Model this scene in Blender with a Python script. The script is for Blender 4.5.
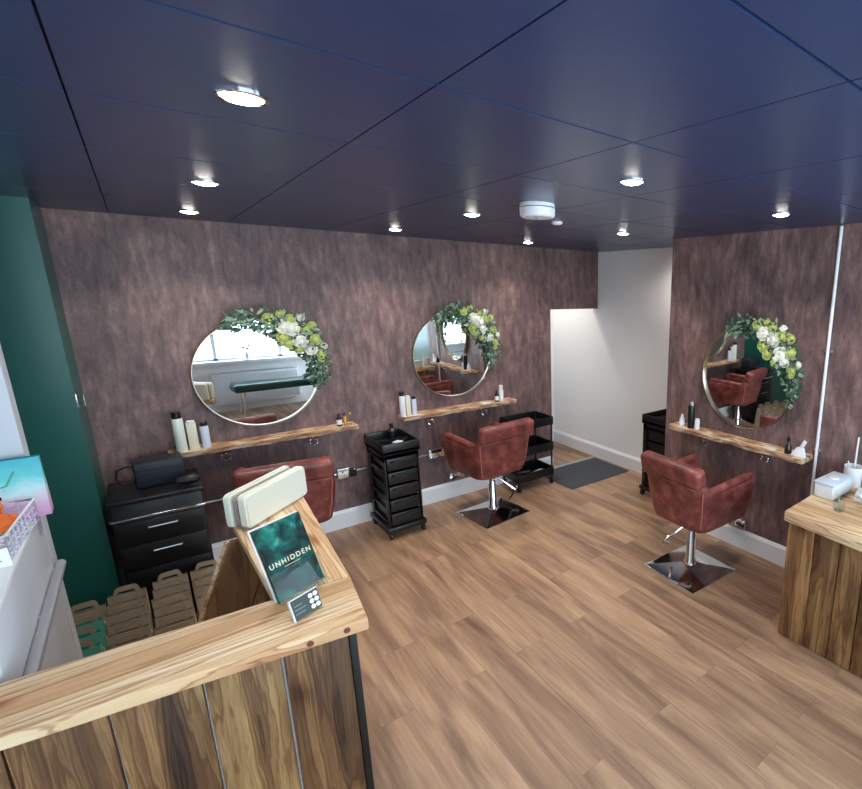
import bpy, bmesh, math, random
from mathutils import Vector, Matrix, Euler
random.seed(7)
PI = math.pi
for o in list(bpy.data.objects): bpy.data.objects.remove(o)
SC = bpy.context.scene
COL = SC.collection

# ------------------------------------------------------------------ camera
cam_d = bpy.data.cameras.new('camera'); cam = bpy.data.objects.new('camera', cam_d); COL.objects.link(cam)
F, CX, CY, YAW, PIT, ROL = 498.74, 609.65, 406.3, 0.7499, -0.22943, 0.01308
cam_d.sensor_fit = 'HORIZONTAL'; cam_d.sensor_width = 36.0; cam_d.lens = F * 36 / 862
cam_d.shift_x = -(CX - 431) / 862; cam_d.shift_y = (CY - 394.5) / 862
cam_d.clip_start = 0.05
fw = Vector((math.sin(YAW) * math.cos(PIT), math.cos(YAW) * math.cos(PIT), math.sin(PIT)))
rt = Vector((math.cos(YAW), -math.sin(YAW), 0)); up = rt.cross(fw)
r2 = rt * math.cos(ROL) + up * math.sin(ROL); u2 = -rt * math.sin(ROL) + up * math.cos(ROL)
M = Matrix((r2, u2, -fw)).transposed().to_4x4(); M.translation = Vector((0, -4.3665, 1.9912))
cam.matrix_world = M
SC.camera = cam
# ------------------------------------------------------------------ exposure, world, daylight
vs = SC.view_settings; vs.view_transform = 'Standard'; vs.look = 'None'; vs.gamma = 1.0; vs.use_curve_mapping = False
vs.exposure = 0.5
W = bpy.data.worlds.new('daylight'); SC.world = W; W.use_nodes = True
bg = W.node_tree.nodes['Background']; bg.inputs[0].default_value = (0.74, 0.87, 1.0, 1); bg.inputs[1].default_value = 7.5
SPOT_W = 13.0
H = 2.4; XR = 3.25; YF = -5.6; XL = -1.3

def portal(name, loc, rot, sx, sy):
    d = bpy.data.lights.new(name, 'AREA'); d.shape = 'RECTANGLE'; d.size = sx; d.size_y = sy; d.cycles.is_portal = True
    o = bpy.data.objects.new(name, d); COL.objects.link(o); o.location = loc; o.rotation_euler = rot
portal('window_portal', (1.1, YF - 0.12, 1.55), (PI / 2, 0, 0), 3.6, 1.5)
portal('window_portal', (XR + 0.12, -4.75, 1.35), (PI / 2, 0, PI / 2), 1.3, 1.96)

# ------------------------------------------------------------------ materials
MATS = {}
def new_mat(name):
    m = bpy.data.materials.new(name); m.use_nodes = True
    nt = m.node_tree; b = nt.nodes['Principled BSDF']; MATS[name] = m
    return m, nt, b
def srgb(r, g, b):
    f = lambda c: (c / 255 / 12.92) if c / 255 <= .04045 else ((c / 255 + .055) / 1.055) ** 2.4
    return (f(r), f(g), f(b), 1)
def plain(name, col, rough=.5, metal=0.0, bump=0.0, bscale=60, trans=0.0, coat=0.0, var=0.0):
    m, nt, b = new_mat(name)
    b.inputs['Base Color'].default_value = col; b.inputs['Roughness'].default_value = rough
    b.inputs['Metallic'].default_value = metal
    if trans: b.inputs['Transmission Weight'].default_value = trans
    if coat: b.inputs['Coat Weight'].default_value = coat
    tc = nt.nodes.new('ShaderNodeTexCoord')
    n = nt.nodes.new('ShaderNodeTexNoise'); n.inputs['Scale'].default_value = bscale; n.inputs['Detail'].default_value = 4
    nt.links.new(tc.outputs['Object'], n.inputs['Vector'])
    if bump:
        bp = nt.nodes.new('ShaderNodeBump'); bp.inputs['Strength'].default_value = bump; bp.inputs['Distance'].default_value = .01
        nt.links.new(n.outputs['Fac'], bp.inputs['Height']); nt.links.new(bp.outputs[0], b.inputs['Normal'])
    if var:
        mx = nt.nodes.new('ShaderNodeMix'); mx.data_type = 'RGBA'
        mx.inputs[6].default_value = tuple(c * (1 - var) for c in col[:3]) + (1,)
        mx.inputs[7].default_value = tuple(min(1, c * (1 + var)) for c in col[:3]) + (1,)
        n2 = nt.nodes.new('ShaderNodeTexNoise'); n2.inputs['Scale'].default_value = bscale / 4; n2.inputs['Detail'].default_value = 5
        nt.links.new(tc.outputs['Object'], n2.inputs['Vector'])
        nt.links.new(n2.outputs['Fac'], mx.inputs[0]); nt.links.new(mx.outputs[2], b.inputs['Base Color'])
    return m
def ramp(nt, stops):
    r = nt.nodes.new('ShaderNodeValToRGB'); e = r.color_ramp.elements
    while len(e) < len(stops): e.new(.5)
    for i, (p, c) in enumerate(stops): e[i].position = p; e[i].color = c
    return r
def wood(name, stops, axis='X', cross=9, along=.9, fine=60, rough=.55, lines=(.36, .18, .08, 1), linefac=.55, island=False, knots=True, bump=.25):
    """grain stretched along one object axis"""
    m, nt, b = new_mat(name); L = nt.links.new
    tc = nt.nodes.new('ShaderNodeTexCoord'); mp = nt.nodes.new('ShaderNodeMapping')
    s = {'X': (along, cross, cross), 'Y': (cross, along, cross), 'Z': (cross, cross, along)}[axis]
    mp.inputs['Scale'].default_value = s; src = tc.outputs['Object']
    if island:
        g = nt.nodes.new('ShaderNodeNewGeometry'); vm = nt.nodes.new('ShaderNodeVectorMath'); vm.operation = 'ADD'
        ml = nt.nodes.new('ShaderNodeMath'); ml.operation = 'MULTIPLY'; ml.inputs[1].default_value = 37.0
        L(g.outputs['Random Per Island'], ml.inputs[0]); L(src, vm.inputs[0]); L(ml.outputs[0], vm.inputs[1]); src = vm.outputs[0]
    L(src, mp.inputs['Vector'])
    n1 = nt.nodes.new('ShaderNodeTexNoise'); n1.inputs['Scale'].default_value = 1.0; n1.inputs['Detail'].default_value = 4; n1.inputs['Distortion'].default_value = .25
    L(mp.outputs[0], n1.inputs['Vector'])
    r1 = ramp(nt, stops); L(n1.outputs['Fac'], r1.inputs[0])
    # growth lines: bands of the same warped field
    mt = nt.nodes.new('ShaderNodeMath'); mt.operation = 'MULTIPLY'; mt.inputs[1].default_value = fine; L(n1.outputs['Fac'], mt.inputs[0])
    sn = nt.nodes.new('ShaderNodeMath'); sn.operation = 'SINE'; L(mt.outputs[0], sn.inputs[0])
    r2_ = ramp(nt, [(.0, (1, 1, 1, 1)), (.55, (1, 1, 1, 1)), (1.0, lines)]); L(sn.outputs[0], r2_.inputs[0])
    mx = nt.nodes.new('ShaderNodeMix'); mx.data_type = 'RGBA'; mx.blend_type = 'MULTIPLY'; mx.inputs[0].default_value = linefac
    L(r1.outputs[0], mx.inputs[6]); L(r2_.outputs[0], mx.inputs[7]); out = mx.outputs[2]
    if knots:
        mk = nt.nodes.new('ShaderNodeMapping'); L(src, mk.inputs['Vector'])
        mk.inputs['Scale'].default_value = {'X': (3.0, 7, 7), 'Y': (7, 3.0, 7), 'Z': (7, 7, 3.0)}[axis]
        v = nt.nodes.new('ShaderNodeTexVoronoi'); v.inputs['Scale'].default_value = .8; L(mk.outputs[0], v.inputs['Vector'])
        rk = ramp(nt, [(.0, (.12, .04, .02, 1)), (.06, (.3, .13, .07, 1)), (.13, (.8, .6, .5, 1)), (.2, (1, 1, 1, 1))]); L(v.outputs['Distance'], rk.inputs[0])
        m2 = nt.nodes.new('ShaderNodeMix'); m2.data_type = 'RGBA'; m2.blend_type = 'MULTIPLY'; m2.inputs[0].default_value = .9
        L(out, m2.inputs[6]); L(rk.outputs[0], m2.inputs[7]); out = m2.outputs[2]
    if island:
        nb = nt.nodes.new('ShaderNodeTexNoise'); nb.inputs['Scale'].default_value = 7; nb.inputs['Detail'].default_value = 6; mb_ = nt.nodes.new('ShaderNodeMapping'); mb_.inputs['Scale'].default_value = (1, 1, .35); L(src, mb_.inputs['Vector']); L(mb_.outputs[0], nb.inputs['Vector'])
        rb = ramp(nt, [(.36, (.38, .33, .3, 1)), (.5, (.85, .82, .8, 1)), (.62, (1, 1, 1, 1))]); L(nb.outputs['Fac'], rb.inputs[0])
        m5 = nt.nodes.new('ShaderNodeMix'); m5.data_type = 'RGBA'; m5.blend_type = 'MULTIPLY'; m5.inputs[0].default_value = .85
        L(out, m5.inputs[6]); L(rb.outputs[0], m5.inputs[7]); out = m5.outputs[2]
        hv = nt.nodes.new('ShaderNodeHueSaturation'); ma = nt.nodes.new('ShaderNodeMapRange')
        ma.inputs['To Min'].default_value = .65; ma.inputs['To Max'].default_value = 1.2
        L(g.outputs['Random Per Island'], ma.inputs['Value']); L(ma.outputs[0], hv.inputs['Value']); L(out, hv.inputs['Color']); out = hv.outputs[0]
    L(out, b.inputs['Base Color']); b.inputs['Roughness'].default_value = rough
    bp = nt.nodes.new('ShaderNodeBump'); bp.inputs['Strength'].default_value = bump; bp.inputs['Distance'].default_value = .004
    L(sn.outputs[0], bp.inputs['Height']); L(bp.outputs[0], b.inputs['Normal'])
    return m

PINE = [(.3, srgb(190, 138, 96)), (.45, srgb(222, 184, 140)), (.6, srgb(240, 214, 176)), (.75, srgb(226, 186, 142))]
pine_x = wood('pine_along_x', PINE, 'X', cross=10, along=.45, fine=62, linefac=.6)
pine_y = wood('pine_along_y', PINE, 'Y', cross=10, along=.45, fine=62, linefac=.6)
live_x = wood('live_edge_x', [(.34, srgb(112, 74, 50)), (.45, srgb(186, 142, 108)), (.55, srgb(226, 194, 160)), (.68, srgb(240, 220, 194))], 'X', cross=22, along=6, fine=40, linefac=.6)
live_y = wood('live_edge_y', [(.34, srgb(112, 74, 50)), (.45, srgb(186, 142, 108)), (.55, srgb(226, 194, 160)), (.68, srgb(240, 220, 194))], 'Y', cross=22, along=6, fine=40, linefac=.6)
STAIN = [(.3, srgb(76, 50, 31)), (.42, srgb(124, 87, 54)), (.55, srgb(164, 124, 78)), (.68, srgb(204, 168, 112))]
clad = wood('stained_cladding', STAIN, 'Z', cross=11, along=1.0, fine=70, linefac=.6, island=True, bump=.4)
dark_wood = wood('inner_planks', [(.3, srgb(84, 56, 34)), (.5, srgb(140, 100, 62)), (.7, srgb(180, 138, 92))], 'Z', cross=8, along=1.0, fine=50, linefac=.5)

def wallpaper():
    m, nt, b = new_mat('brown_rust_wallpaper'); L = nt.links.new
    tc = nt.nodes.new('ShaderNodeTexCoord')
    def noise(scale, sc, det, dist=0):
        mp = nt.nodes.new('ShaderNodeMapping'); mp.inputs['Scale'].default_value = scale; L(tc.outputs['Object'], mp.inputs['Vector'])
        n = nt.nodes.new('ShaderNodeTexNoise'); n.inputs['Scale'].default_value = sc; n.inputs['Detail'].default_value = det
        n.inputs['Roughness'].default_value = .65; n.inputs['Distortion'].default_value = dist
        L(mp.outputs[0], n.inputs['Vector']); return n
    a = noise((1, 1, .28), 20, 7, .35); c = noise((1, 1, .55), 3.4, 6, .8); d = noise((1, 1, .6), 80, 4)
    r = ramp(nt, [(.37, srgb(86, 67, 68)), (.46, srgb(112, 87, 86)), (.53, srgb(130, 102, 99)), (.63, srgb(160, 130, 125))])
    ad = nt.nodes.new('ShaderNodeMath'); ad.operation = 'MULTIPLY_ADD'; ad.inputs[1].default_value = .55; L(a.outputs['Fac'], ad.inputs[0])
    sc = nt.nodes.new('ShaderNodeMath'); sc.operation = 'MULTIPLY'; sc.inputs[1].default_value = .3; L(c.outputs['Fac'], sc.inputs[0])
    L(sc.outputs[0], ad.inputs[2])
    a2 = nt.nodes.new('ShaderNodeMath'); a2.operation = 'MULTIPLY_ADD'; a2.inputs[1].default_value = .15; L(d.outputs['Fac'], a2.inputs[0]); L(ad.outputs[0], a2.inputs[2])
    L(a2.outputs[0], r.inputs[0])
    rr = ramp(nt, [(.42, (.62, .66, .70, 1)), (.6, (1, .97, .95, 1))]); L(c.outputs['Fac'], rr.inputs[0])
    mx = nt.nodes.new('ShaderNodeMix'); mx.data_type = 'RGBA'; mx.blend_type = 'MULTIPLY'; mx.inputs[0].default_value = .55
    L(r.outputs[0], mx.inputs[6]); L(rr.outputs[0], mx.inputs[7]); L(mx.outputs[2], b.inputs['Base Color'])
    b.inputs['Roughness'].default_value = .55
    bp = nt.nodes.new('ShaderNodeBump'); bp.inputs['Strength'].default_value = .25; bp.inputs['Distance'].default_value = .004
    L(a.outputs['Fac'], bp.inputs['Height']); L(bp.outputs[0], b.inputs['Normal'])
    return m
wallp = wallpaper()

def floor_mat():
    m, nt, b = new_mat('oak_laminate'); L = nt.links.new
    tc = nt.nodes.new('ShaderNodeTexCoord')
    mp = nt.nodes.new('ShaderNodeMapping'); mp.inputs['Rotation'].default_value = (0, 0, PI / 2); mp.inputs['Location'].default_value = (.3, .06, 0)
    L(tc.outputs['Object'], mp.inputs['Vector'])
    br = nt.nodes.new('ShaderNodeTexBrick'); br.inputs['Scale'].default_value = 1
    br.inputs['Brick Width'].default_value = 1.28; br.inputs['Row Height'].default_value = .19; br.offset = .37; br.offset_frequency = 2
    br.inputs['Mortar Size'].default_value = .0009; br.inputs['Mortar Smooth'].default_value = .3; br.inputs['Bias'].default_value = 0
    br.inputs['Color1'].default_value = (0, 0, 0, 1); br.inputs['Color2'].default_value = (1, 1, 1, 1); br.inputs['Mortar'].default_value = (.5, .5, .5, 1)
    L(mp.outputs[0], br.inputs['Vector'])
    # per plank offset of the grain
    vm = nt.nodes.new('ShaderNodeVectorMath'); vm.operation = 'MULTIPLY_ADD'; vm.inputs[1].default_value = (9, 9, 9)
    L(br.outputs['Color'], vm.inputs[0]); L(tc.outputs['Object'], vm.inputs[2])
    ms = nt.nodes.new('ShaderNodeMapping'); ms.inputs['Scale'].default_value = (7, .8, 1); L(vm.outputs[0], ms.inputs['Vector'])
    n1 = nt.nodes.new('ShaderNodeTexNoise'); n1.inputs['Scale'].default_value = 1; n1.inputs['Detail'].default_value = 7; n1.inputs['Distortion'].default_value = .8; n1.inputs['Roughness'].default_value = .6
    L(ms.outputs[0], n1.inputs['Vector'])
    r = ramp(nt, [(.28, srgb(112, 84, 68)), (.41, srgb(144, 112, 90)), (.54, srgb(172, 138, 110)), (.7, srgb(194, 160, 128))]); L(n1.outputs['Fac'], r.inputs[0])
    m3 = nt.nodes.new('ShaderNodeMapping'); m3.inputs['Scale'].default_value = (70, 3.0, 1); L(vm.outputs[0], m3.inputs['Vector'])
    n2 = nt.nodes.new('ShaderNodeTexNoise'); n2.inputs['Scale'].default_value = 1; n2.inputs['Detail'].default_value = 3; L(m3.outputs[0], n2.inputs['Vector'])
    r2 = ramp(nt, [(.35, (.78, .74, .7, 1)), (.6, (1, 1, 1, 1))]); L(n2.outputs['Fac'], r2.inputs[0])
    mx = nt.nodes.new('ShaderNodeMix'); mx.data_type = 'RGBA'; mx.blend_type = 'MULTIPLY'; mx.inputs[0].default_value = .7
    L(r.outputs[0], mx.inputs[6]); L(r2.outputs[0], mx.inputs[7])
    # per plank tone
    hv = nt.nodes.new('ShaderNodeHueSaturation'); mr = nt.nodes.new('ShaderNodeMapRange'); mr.inputs['To Min'].default_value = .94; mr.inputs['To Max'].default_value = 1.05
    L(br.outputs['Color'], mr.inputs['Value']); L(mr.outputs[0], hv.inputs['Value']); L(mx.outputs[2], hv.inputs['Color'])
    m4 = nt.nodes.new('ShaderNodeMix'); m4.data_type = 'RGBA'; m4.inputs[7].default_value = srgb(118, 92, 76)
    L(br.outputs['Fac'], m4.inputs[0]); L(hv.outputs[0], m4.inputs[6]); L(m4.outputs[2], b.inputs['Base Color'])
    b.inputs['Roughness'].default_value = .42
    bp = nt.nodes.new('ShaderNodeBump'); bp.inputs['Strength'].default_value = .15; bp.inputs['Distance'].default_value = .003
    L(n2.outputs['Fac'], bp.inputs['Height']); L(bp.outputs[0], b.inputs['Normal'])
    return m
floor_m = floor_mat()
def leather_mat():
    m, nt, b = new_mat('oxblood_leather'); L = nt.links.new
    tc = nt.nodes.new('ShaderNodeTexCoord')
    n = nt.nodes.new('ShaderNodeTexNoise'); n.inputs['Scale'].default_value = 9; n.inputs['Detail'].default_value = 7; n.inputs['Roughness'].default_value = .65; L(tc.outputs['Object'], n.inputs['Vector'])
    r = ramp(nt, [(.3, srgb(76, 34, 34)), (.48, srgb(112, 54, 50)), (.62, srgb(146, 80, 73)), (.78, srgb(176, 118, 110))]); L(n.outputs['Fac'], r.inputs[0]); L(r.outputs[0], b.inputs['Base Color'])
    b.inputs['Roughness'].default_value = .4
    v = nt.nodes.new('ShaderNodeTexVoronoi'); v.inputs['Scale'].default_value = 220; L(tc.outputs['Object'], v.inputs['Vector'])
    bp = nt.nodes.new('ShaderNodeBump'); bp.inputs['Strength'].default_value = .12; bp.inputs['Distance'].default_value = .002
    L(v.outputs['Distance'], bp.inputs['Height']); L(bp.outputs[0], b.inputs['Normal'])
    return m
leather = leather_mat()
chrome = plain('chrome', (.82, .83, .85, 1), .1, 1)
steel = plain('brushed_steel', (.62, .63, .65, 1), .3, 1, bump=.05)
gold = plain('brass_frame', srgb(186, 172, 148), .3, 1)
mirror_m = plain('mirror_glass', (.92, .94, .94, 1), .004, 1)
white_paint = plain('white_wall_paint', srgb(244, 245, 246), .6, bump=.05, bscale=160)
white_gloss = plain('white_gloss_trim', srgb(236, 238, 242), .32)
white_pl = plain('white_plastic', srgb(235, 236, 238), .35)
cream_pl = plain('cream_plastic', srgb(232, 234, 220), .35, var=.04, bscale=30)
grey_pl = plain('grey_band', srgb(160, 148, 142), .45)
black_pl = plain('black_plastic', srgb(17, 17, 20), .38, var=.1)
black_mt = plain('black_powder_metal', srgb(13, 13, 15), .5, bump=.05)
navy_blk = plain('navy_black_case', srgb(28, 34, 46), .5, bump=.1, bscale=90)
green = plain('bottle_green_paint', srgb(24, 92, 84), .32, bump=.06, bscale=20, var=.05)
green_dk = plain('dark_green_vinyl', srgb(14, 62, 56), .35)
ceil_m = plain('navy_ceiling_tile', srgb(40, 56, 94), .3, bump=.06, bscale=25, var=.04)
ceil_gap = plain('ceiling_joint', srgb(12, 13, 22), .8)
mat_m = plain('charcoal_ribbed_mat', srgb(70, 74, 82), .9, bump=.5, bscale=200, var=.15)
kraft = plain('kraft_paper', srgb(172, 156, 134), .85, bump=.1, var=.1)
teal_p = plain('teal_paper', srgb(98, 178, 160), .7, var=.1)
fridge_w = plain('white_cabinet_paint', srgb(206, 210, 218), .35, var=.02)
rail_m = plain('grey_rail', srgb(168, 170, 178), .35, .3)
orange = plain('orange_plush', srgb(226, 112, 46), .8, bump=.5, var=.15)
leaf_a = plain('eucalyptus_leaf', srgb(62, 96, 74), .6, var=.25, bscale=40)
leaf_b = plain('pale_leaf', srgb(146, 170, 146), .6, var=.2, bscale=40)
petal_w = plain('white_petal', srgb(240, 240, 226), .6, var=.05)
petal_g = plain('lime_petal', srgb(196, 206, 126), .6, var=.15)
amber = plain('dark_bottle', srgb(30, 24, 26), .2)
pump_y = plain('amber_liquid', srgb(206, 160, 60), .2)
lab_w = plain('white_label', srgb(240, 240, 245), .5)
lab_y = plain('pale_yellow_bottle', srgb(228, 224, 200), .4)
lab_b = plain('pale_blue_bottle', srgb(214, 224, 242), .4)
lab_g = plain('pale_green_bottle', srgb(222, 230, 220), .4)
pink = plain('pink_flower', srgb(224, 150, 180), .7)
ink = plain('grey_ink', srgb(120, 128, 128), .6)
goldtxt = plain('pale_gold_print', srgb(232, 214, 186), .4)
def glass_mat():
    m, nt, b = new_mat('clear_acrylic'); L = nt.links.new
    out = nt.nodes['Material Output']; t = nt.nodes.new('ShaderNodeBsdfTransparent'); t.inputs[0].default_value = (.93, .96, .96, 1)
    g = nt.nodes.new('ShaderNodeBsdfGlossy'); g.inputs['Roughness'].default_value = .03
    lw = nt.nodes.new('ShaderNodeLayerWeight'); lw.inputs[0].default_value = .3
    ml_ = nt.nodes.new('ShaderNodeMath'); ml_.operation = 'MULTIPLY'; ml_.inputs[1].default_value = .10; L(lw.outputs['Facing'], ml_.inputs[0]); mx = nt.nodes.new('ShaderNodeMixShader'); L(ml_.outputs[0], mx.inputs[0]); L(t.outputs[0], mx.inputs[1]); L(g.outputs[0], mx.inputs[2]); L(mx.outputs[0], out.inputs[0])
    return m
glass = glass_mat()
def lamp_mat():
    m, nt, b = new_mat('lamp_emitter'); b.inputs['Base Color'].default_value = (1, 1, 1, 1)
    b.inputs['Emission Color'].default_value = (1, .93, .82, 1); b.inputs['Emission Strength'].default_value = 30; return m
lamp_m = lamp_mat()
def leaflet_mat():
    m, nt, b = new_mat('teal_marbled_print'); L = nt.links.new
    tc = nt.nodes.new('ShaderNodeTexCoord'); n = nt.nodes.new('ShaderNodeTexNoise'); n.inputs['Scale'].default_value = 17; n.inputs['Detail'].default_value = 5; n.inputs['Distortion'].default_value = .8
    L(tc.outputs['Object'], n.inputs['Vector'])
    r = ramp(nt, [(.36, srgb(4, 24, 28)), (.5, srgb(8, 64, 62)), (.62, srgb(18, 110, 98)), (.78, srgb(90, 165, 148))]); L(n.outputs['Fac'], r.inputs[0]); L(r.outputs[0], b.inputs['Base Color'])
    b.inputs['Roughness'].default_value = .55; b.inputs['Specular IOR Level'].default_value = .25; return m
leaflet_m = leaflet_mat()
card_m = plain('dark_green_card', srgb(52, 66, 62), .55, var=.15, bscale=60)
knot_m = plain('pine_knot', srgb(120, 60, 48), .6, var=.3, bscale=120)
def giftbag_mat():
    m, nt, b = new_mat('turquoise_pink_paper'); L = nt.links.new
    tc = nt.nodes.new('ShaderNodeTexCoord'); sp = nt.nodes.new('ShaderNodeSeparateXYZ'); L(tc.outputs['Object'], sp.inputs[0])
    n = nt.nodes.new('ShaderNodeTexNoise'); n.inputs['Scale'].default_value = 22; n.inputs['Detail'].default_value = 4; L(tc.outputs['Object'], n.inputs['Vector'])
    ad = nt.nodes.new('ShaderNodeMath'); ad.operation = 'MULTIPLY_ADD'; ad.inputs[1].default_value = .09; L(n.outputs['Fac'], ad.inputs[0]); L(sp.outputs['Z'], ad.inputs[2])
    r = ramp(nt, [(.06, srgb(214, 150, 196)), (.105, srgb(220, 190, 214)), (.15, srgb(190, 226, 228)), (.21, srgb(86, 200, 204)), (.27, srgb(60, 176, 190))]); L(ad.outputs[0], r.inputs[0]); L(r.outputs[0], b.inputs['Base Color'])
    b.inputs['Roughness'].default_value = .45; return m
gift_m = giftbag_mat()

# ------------------------------------------------------------------ mesh helpers
class MB:
    def __init__(s): s.bm = bmesh.new()
    def _add(s, src, mtx):
        if mtx is not None: bmesh.ops.transform(src, matrix=mtx, verts=src.verts)
        me = bpy.data.meshes.new('tmp'); src.to_mesh(me); src.free(); s.bm.from_mesh(me); bpy.data.meshes.remove(me)
    def box(s, lo, hi, bev=0.0, seg=2, mtx=None):
        b = bmesh.new(); bmesh.ops.create_cube(b, size=1)
        for v in b.verts:
            v.co = Vector(((lo[i] + hi[i]) / 2 + v.co[i] * (hi[i] - lo[i]) for i in range(3)))
        if bev: bmesh.ops.bevel(b, geom=list(b.edges), offset=bev, segments=seg, affect='EDGES', profile=.5)
        s._add(b, mtx); return s
    def prism(s, poly, z0, z1, bev=0.0, mtx=None, top=None):
        b = bmesh.new(); n = len(poly); top = top or poly
        lo = [b.verts.new((p[0], p[1], z0)) for p in poly]; hi = [b.verts.new((p[0], p[1], z1)) for p in top]
        b.faces.new(list(reversed(lo))); b.faces.new(hi)
        for i in range(n): b.faces.new((lo[i], lo[(i + 1) % n], hi[(i + 1) % n], hi[i]))
        bmesh.ops.recalc_face_normals(b, faces=list(b.faces))
        if bev: bmesh.ops.bevel(b, geom=list(b.edges), offset=bev, segments=2, affect='EDGES', profile=.5)
        s._add(b, mtx); return s
    def lathe(s, prof, n=28, mtx=None):
        b = bmesh.new(); rings = []
        for r, z in prof:
            if r < 1e-6: rings.append([b.verts.new((0, 0, z))])
            else: rings.append([b.verts.new((r * math.cos(2 * PI * k / n), r * math.sin(2 * PI * k / n), z)) for k in range(n)])
        for A, B in zip(rings, rings[1:]):
            for k in range(n):
                k2 = (k + 1) % n
                if len(A) == 1 and len(B) == 1: continue
                if len(A) == 1: b.faces.new((A[0], B[k], B[k2]))
                elif len(B) == 1: b.faces.new((A[k], A[k2], B[0]))
                else: b.faces.new((A[k], A[k2], B[k2], B[k]))
        bmesh.ops.recalc_face_normals(b, faces=list(b.faces)); s._add(b, mtx); return s
    def cyl(s, r, z0, z1, n=24, mtx=None): return s.lathe([(0, z0), (r, z0), (r, z1), (0, z1)], n, mtx)
    def tube(s, pts, r, n=10, closed=False, mtx=None):
        b = bmesh.new(); P = [Vector(p) for p in pts]; m = len(P); rings = []
        rad = r if isinstance(r, (list, tuple)) else [r] * m
        prev = None
        for i in range(m):
            if closed: t = P[(i + 1) % m] - P[i - 1]
            else: t = P[min(i + 1, m - 1)] - P[max(i - 1, 0)]
            t.normalize()
            if prev is None:
                a = Vector((0, 0, 1)) if abs(t.z) < .9 else Vector((1, 0, 0)); x = a.cross(t).normalized()
            else: x = (prev - t * prev.dot(t)).normalized()
            prev = x; y = t.cross(x)
            rings.append([b.verts.new(P[i] + (x * math.cos(2 * PI * k / n) + y * math.sin(2 * PI * k / n)) * rad[i]) for k in range(n)])
        rng = range(m if closed else m - 1)
        for i in rng:
            A, B = rings[i], rings[(i + 1) % m]
            for k in range(n): b.faces.new((A[k], A[(k + 1) % n], B[(k + 1) % n], B[k]))
        if not closed: b.faces.new(list(reversed(rings[0]))); b.faces.new(rings[-1])
        bmesh.ops.recalc_face_normals(b, faces=list(b.faces)); s._add(b, mtx); return s
    def quad(s, pts):
        s.bm.faces.new([s.bm.verts.new(p) for p in pts]); return s
    def build(s, name, mat, parent=None, smooth=None, loc=None, rot=None):
        me = bpy.data.meshes.new(name); s.bm.to_mesh(me); s.bm.free()
        me.materials.append(mat)
        if smooth is None: smooth = 35
        if smooth:
            for p in me.polygons: p.use_smooth = True
            me.set_sharp_from_angle(angle=math.radians(smooth))
        o = bpy.data.objects.new(name, me); COL.objects.link(o)
        if parent is not None: o.parent = parent
        if loc is not None: o.location = loc
        if rot is not None: o.rotation_euler = rot
        return o
def T(x=0, y=0, z=0, rz=0, rx=0, ry=0, s=1):
    return Matrix.Translation((x, y, z)) @ Euler((rx, ry, rz)).to_matrix().to_4x4() @ Matrix.Scale(s, 4)
def thing(name, label, cat, loc=(0, 0, 0), rz=0, group=None):
    o = bpy.data.objects.new(name, None); COL.objects.link(o); o.empty_display_size = .1
    o.location = loc; o.rotation_euler = (0, 0, rz); o['label'] = label; o['category'] = cat
    if group: o['group'] = group
    return o
def tag(o, label, cat, group=None, kind=None):
    o['label'] = label; o['category'] = cat
    if group: o['group'] = group
    if kind: o['kind'] = kind
    return o
def struct(name, mb, mat, parent=None, smooth=0):
    o = mb.build(name, mat, parent, smooth=smooth)
    if parent is None: o['kind'] = 'structure'
    return o
def copy_tree(o, parent=None):
    c = o.copy(); COL.objects.link(c); c.parent = parent
    for ch in list(o.children): copy_tree(ch, c)
    return c

# ------------------------------------------------------------------ the room
struct('floor', MB().box((XL - .1, YF - .1, -.06), (3.95, 1.05, 0)), floor_m)
cb = MB()
cb.box((XL - .1, YF - .1, H + .012), (3.95, 1.05, H + .08))
ceiling = struct('ceiling', cb, ceil_gap)
ct = MB(); xs = [-1.4, -.64, -.05, .52, 1.10, 1.69, 2.28, 2.87, 3.46, 3.94]
ys = [YF - .1, -5.07, -4.47, -3.87, -3.27, -2.67, -2.07, -1.47, -.87, -.27, .33, 1.04]
for i in range(len(xs) - 1):
    for j in range(len(ys) - 1):
        gx, gy = .0022, .0045
        ct.box((xs[i] + gx, ys[j] + gy, H), (xs[i + 1] - gx, ys[j + 1] - gy, H + .02))
ct.build('ceiling_tile_panels', ceil_m, ceiling, smooth=0)
# back wall, its right end open below the bulkhead
struct('wall_back', MB().box((-1.4, 0, 0), (3.19, .1, H)), wallp)
struct('wall_back_bulkhead', MB().box((3.19, 0, 1.78), (3.86, .1, H)), wallp)
struct('wall_alcove_back', MB().box((3.0, .86, 0), (3.95, .96, H)), white_paint)
struct('wall_alcove_left', MB().box((3.0, .1, 0), (3.10, .86, H)), white_paint)
struct('wall_recess', MB().box((3.86, -1.604, 0), (3.97, .86, H)), white_paint)
struct('wall_right', MB().box((XR, -3.32, 0), (3.95, -1.604, H)), wallp)
wr = MB()   # green stretch and the right window opening
wr.box((XR, -4.1, 0), (XR + .1, -3.32, H)); struct('wall_right_green', wr, green)
wr = MB(); wr.box((XR, YF, 0), (XR + .1, -4.1, .4)).box((XR, YF, 2.34), (XR + .1, -4.1, H)).box((XR, YF, .4), (XR + .1, -5.4, 2.34))
struct('wall_right_front', wr, white_paint)
fr = MB(); fr.box((XL - .1, YF - .1, 0), (XR + .1, YF, .8)).box((XL - .1, YF - .1, 2.3), (XR + .1, YF, H)).box((XL - .1, YF - .1, .8), (-.7, YF, 2.3)).box((2.9, YF - .1, .8), (XR + .1, YF, 2.3))
struct('wall_front', fr, white_paint)
struct('wall_left', MB().box((XL - .1, YF, 0), (XL, 0, H)), white_paint)
struct('wall_left_green', MB().box((XL, -.45, 0), (-.325, 0, H)), green)
struct('wall_left_pier', MB().box((XL, -1.4, 0), (-.42, -1.3, H)), fridge_w)
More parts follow.
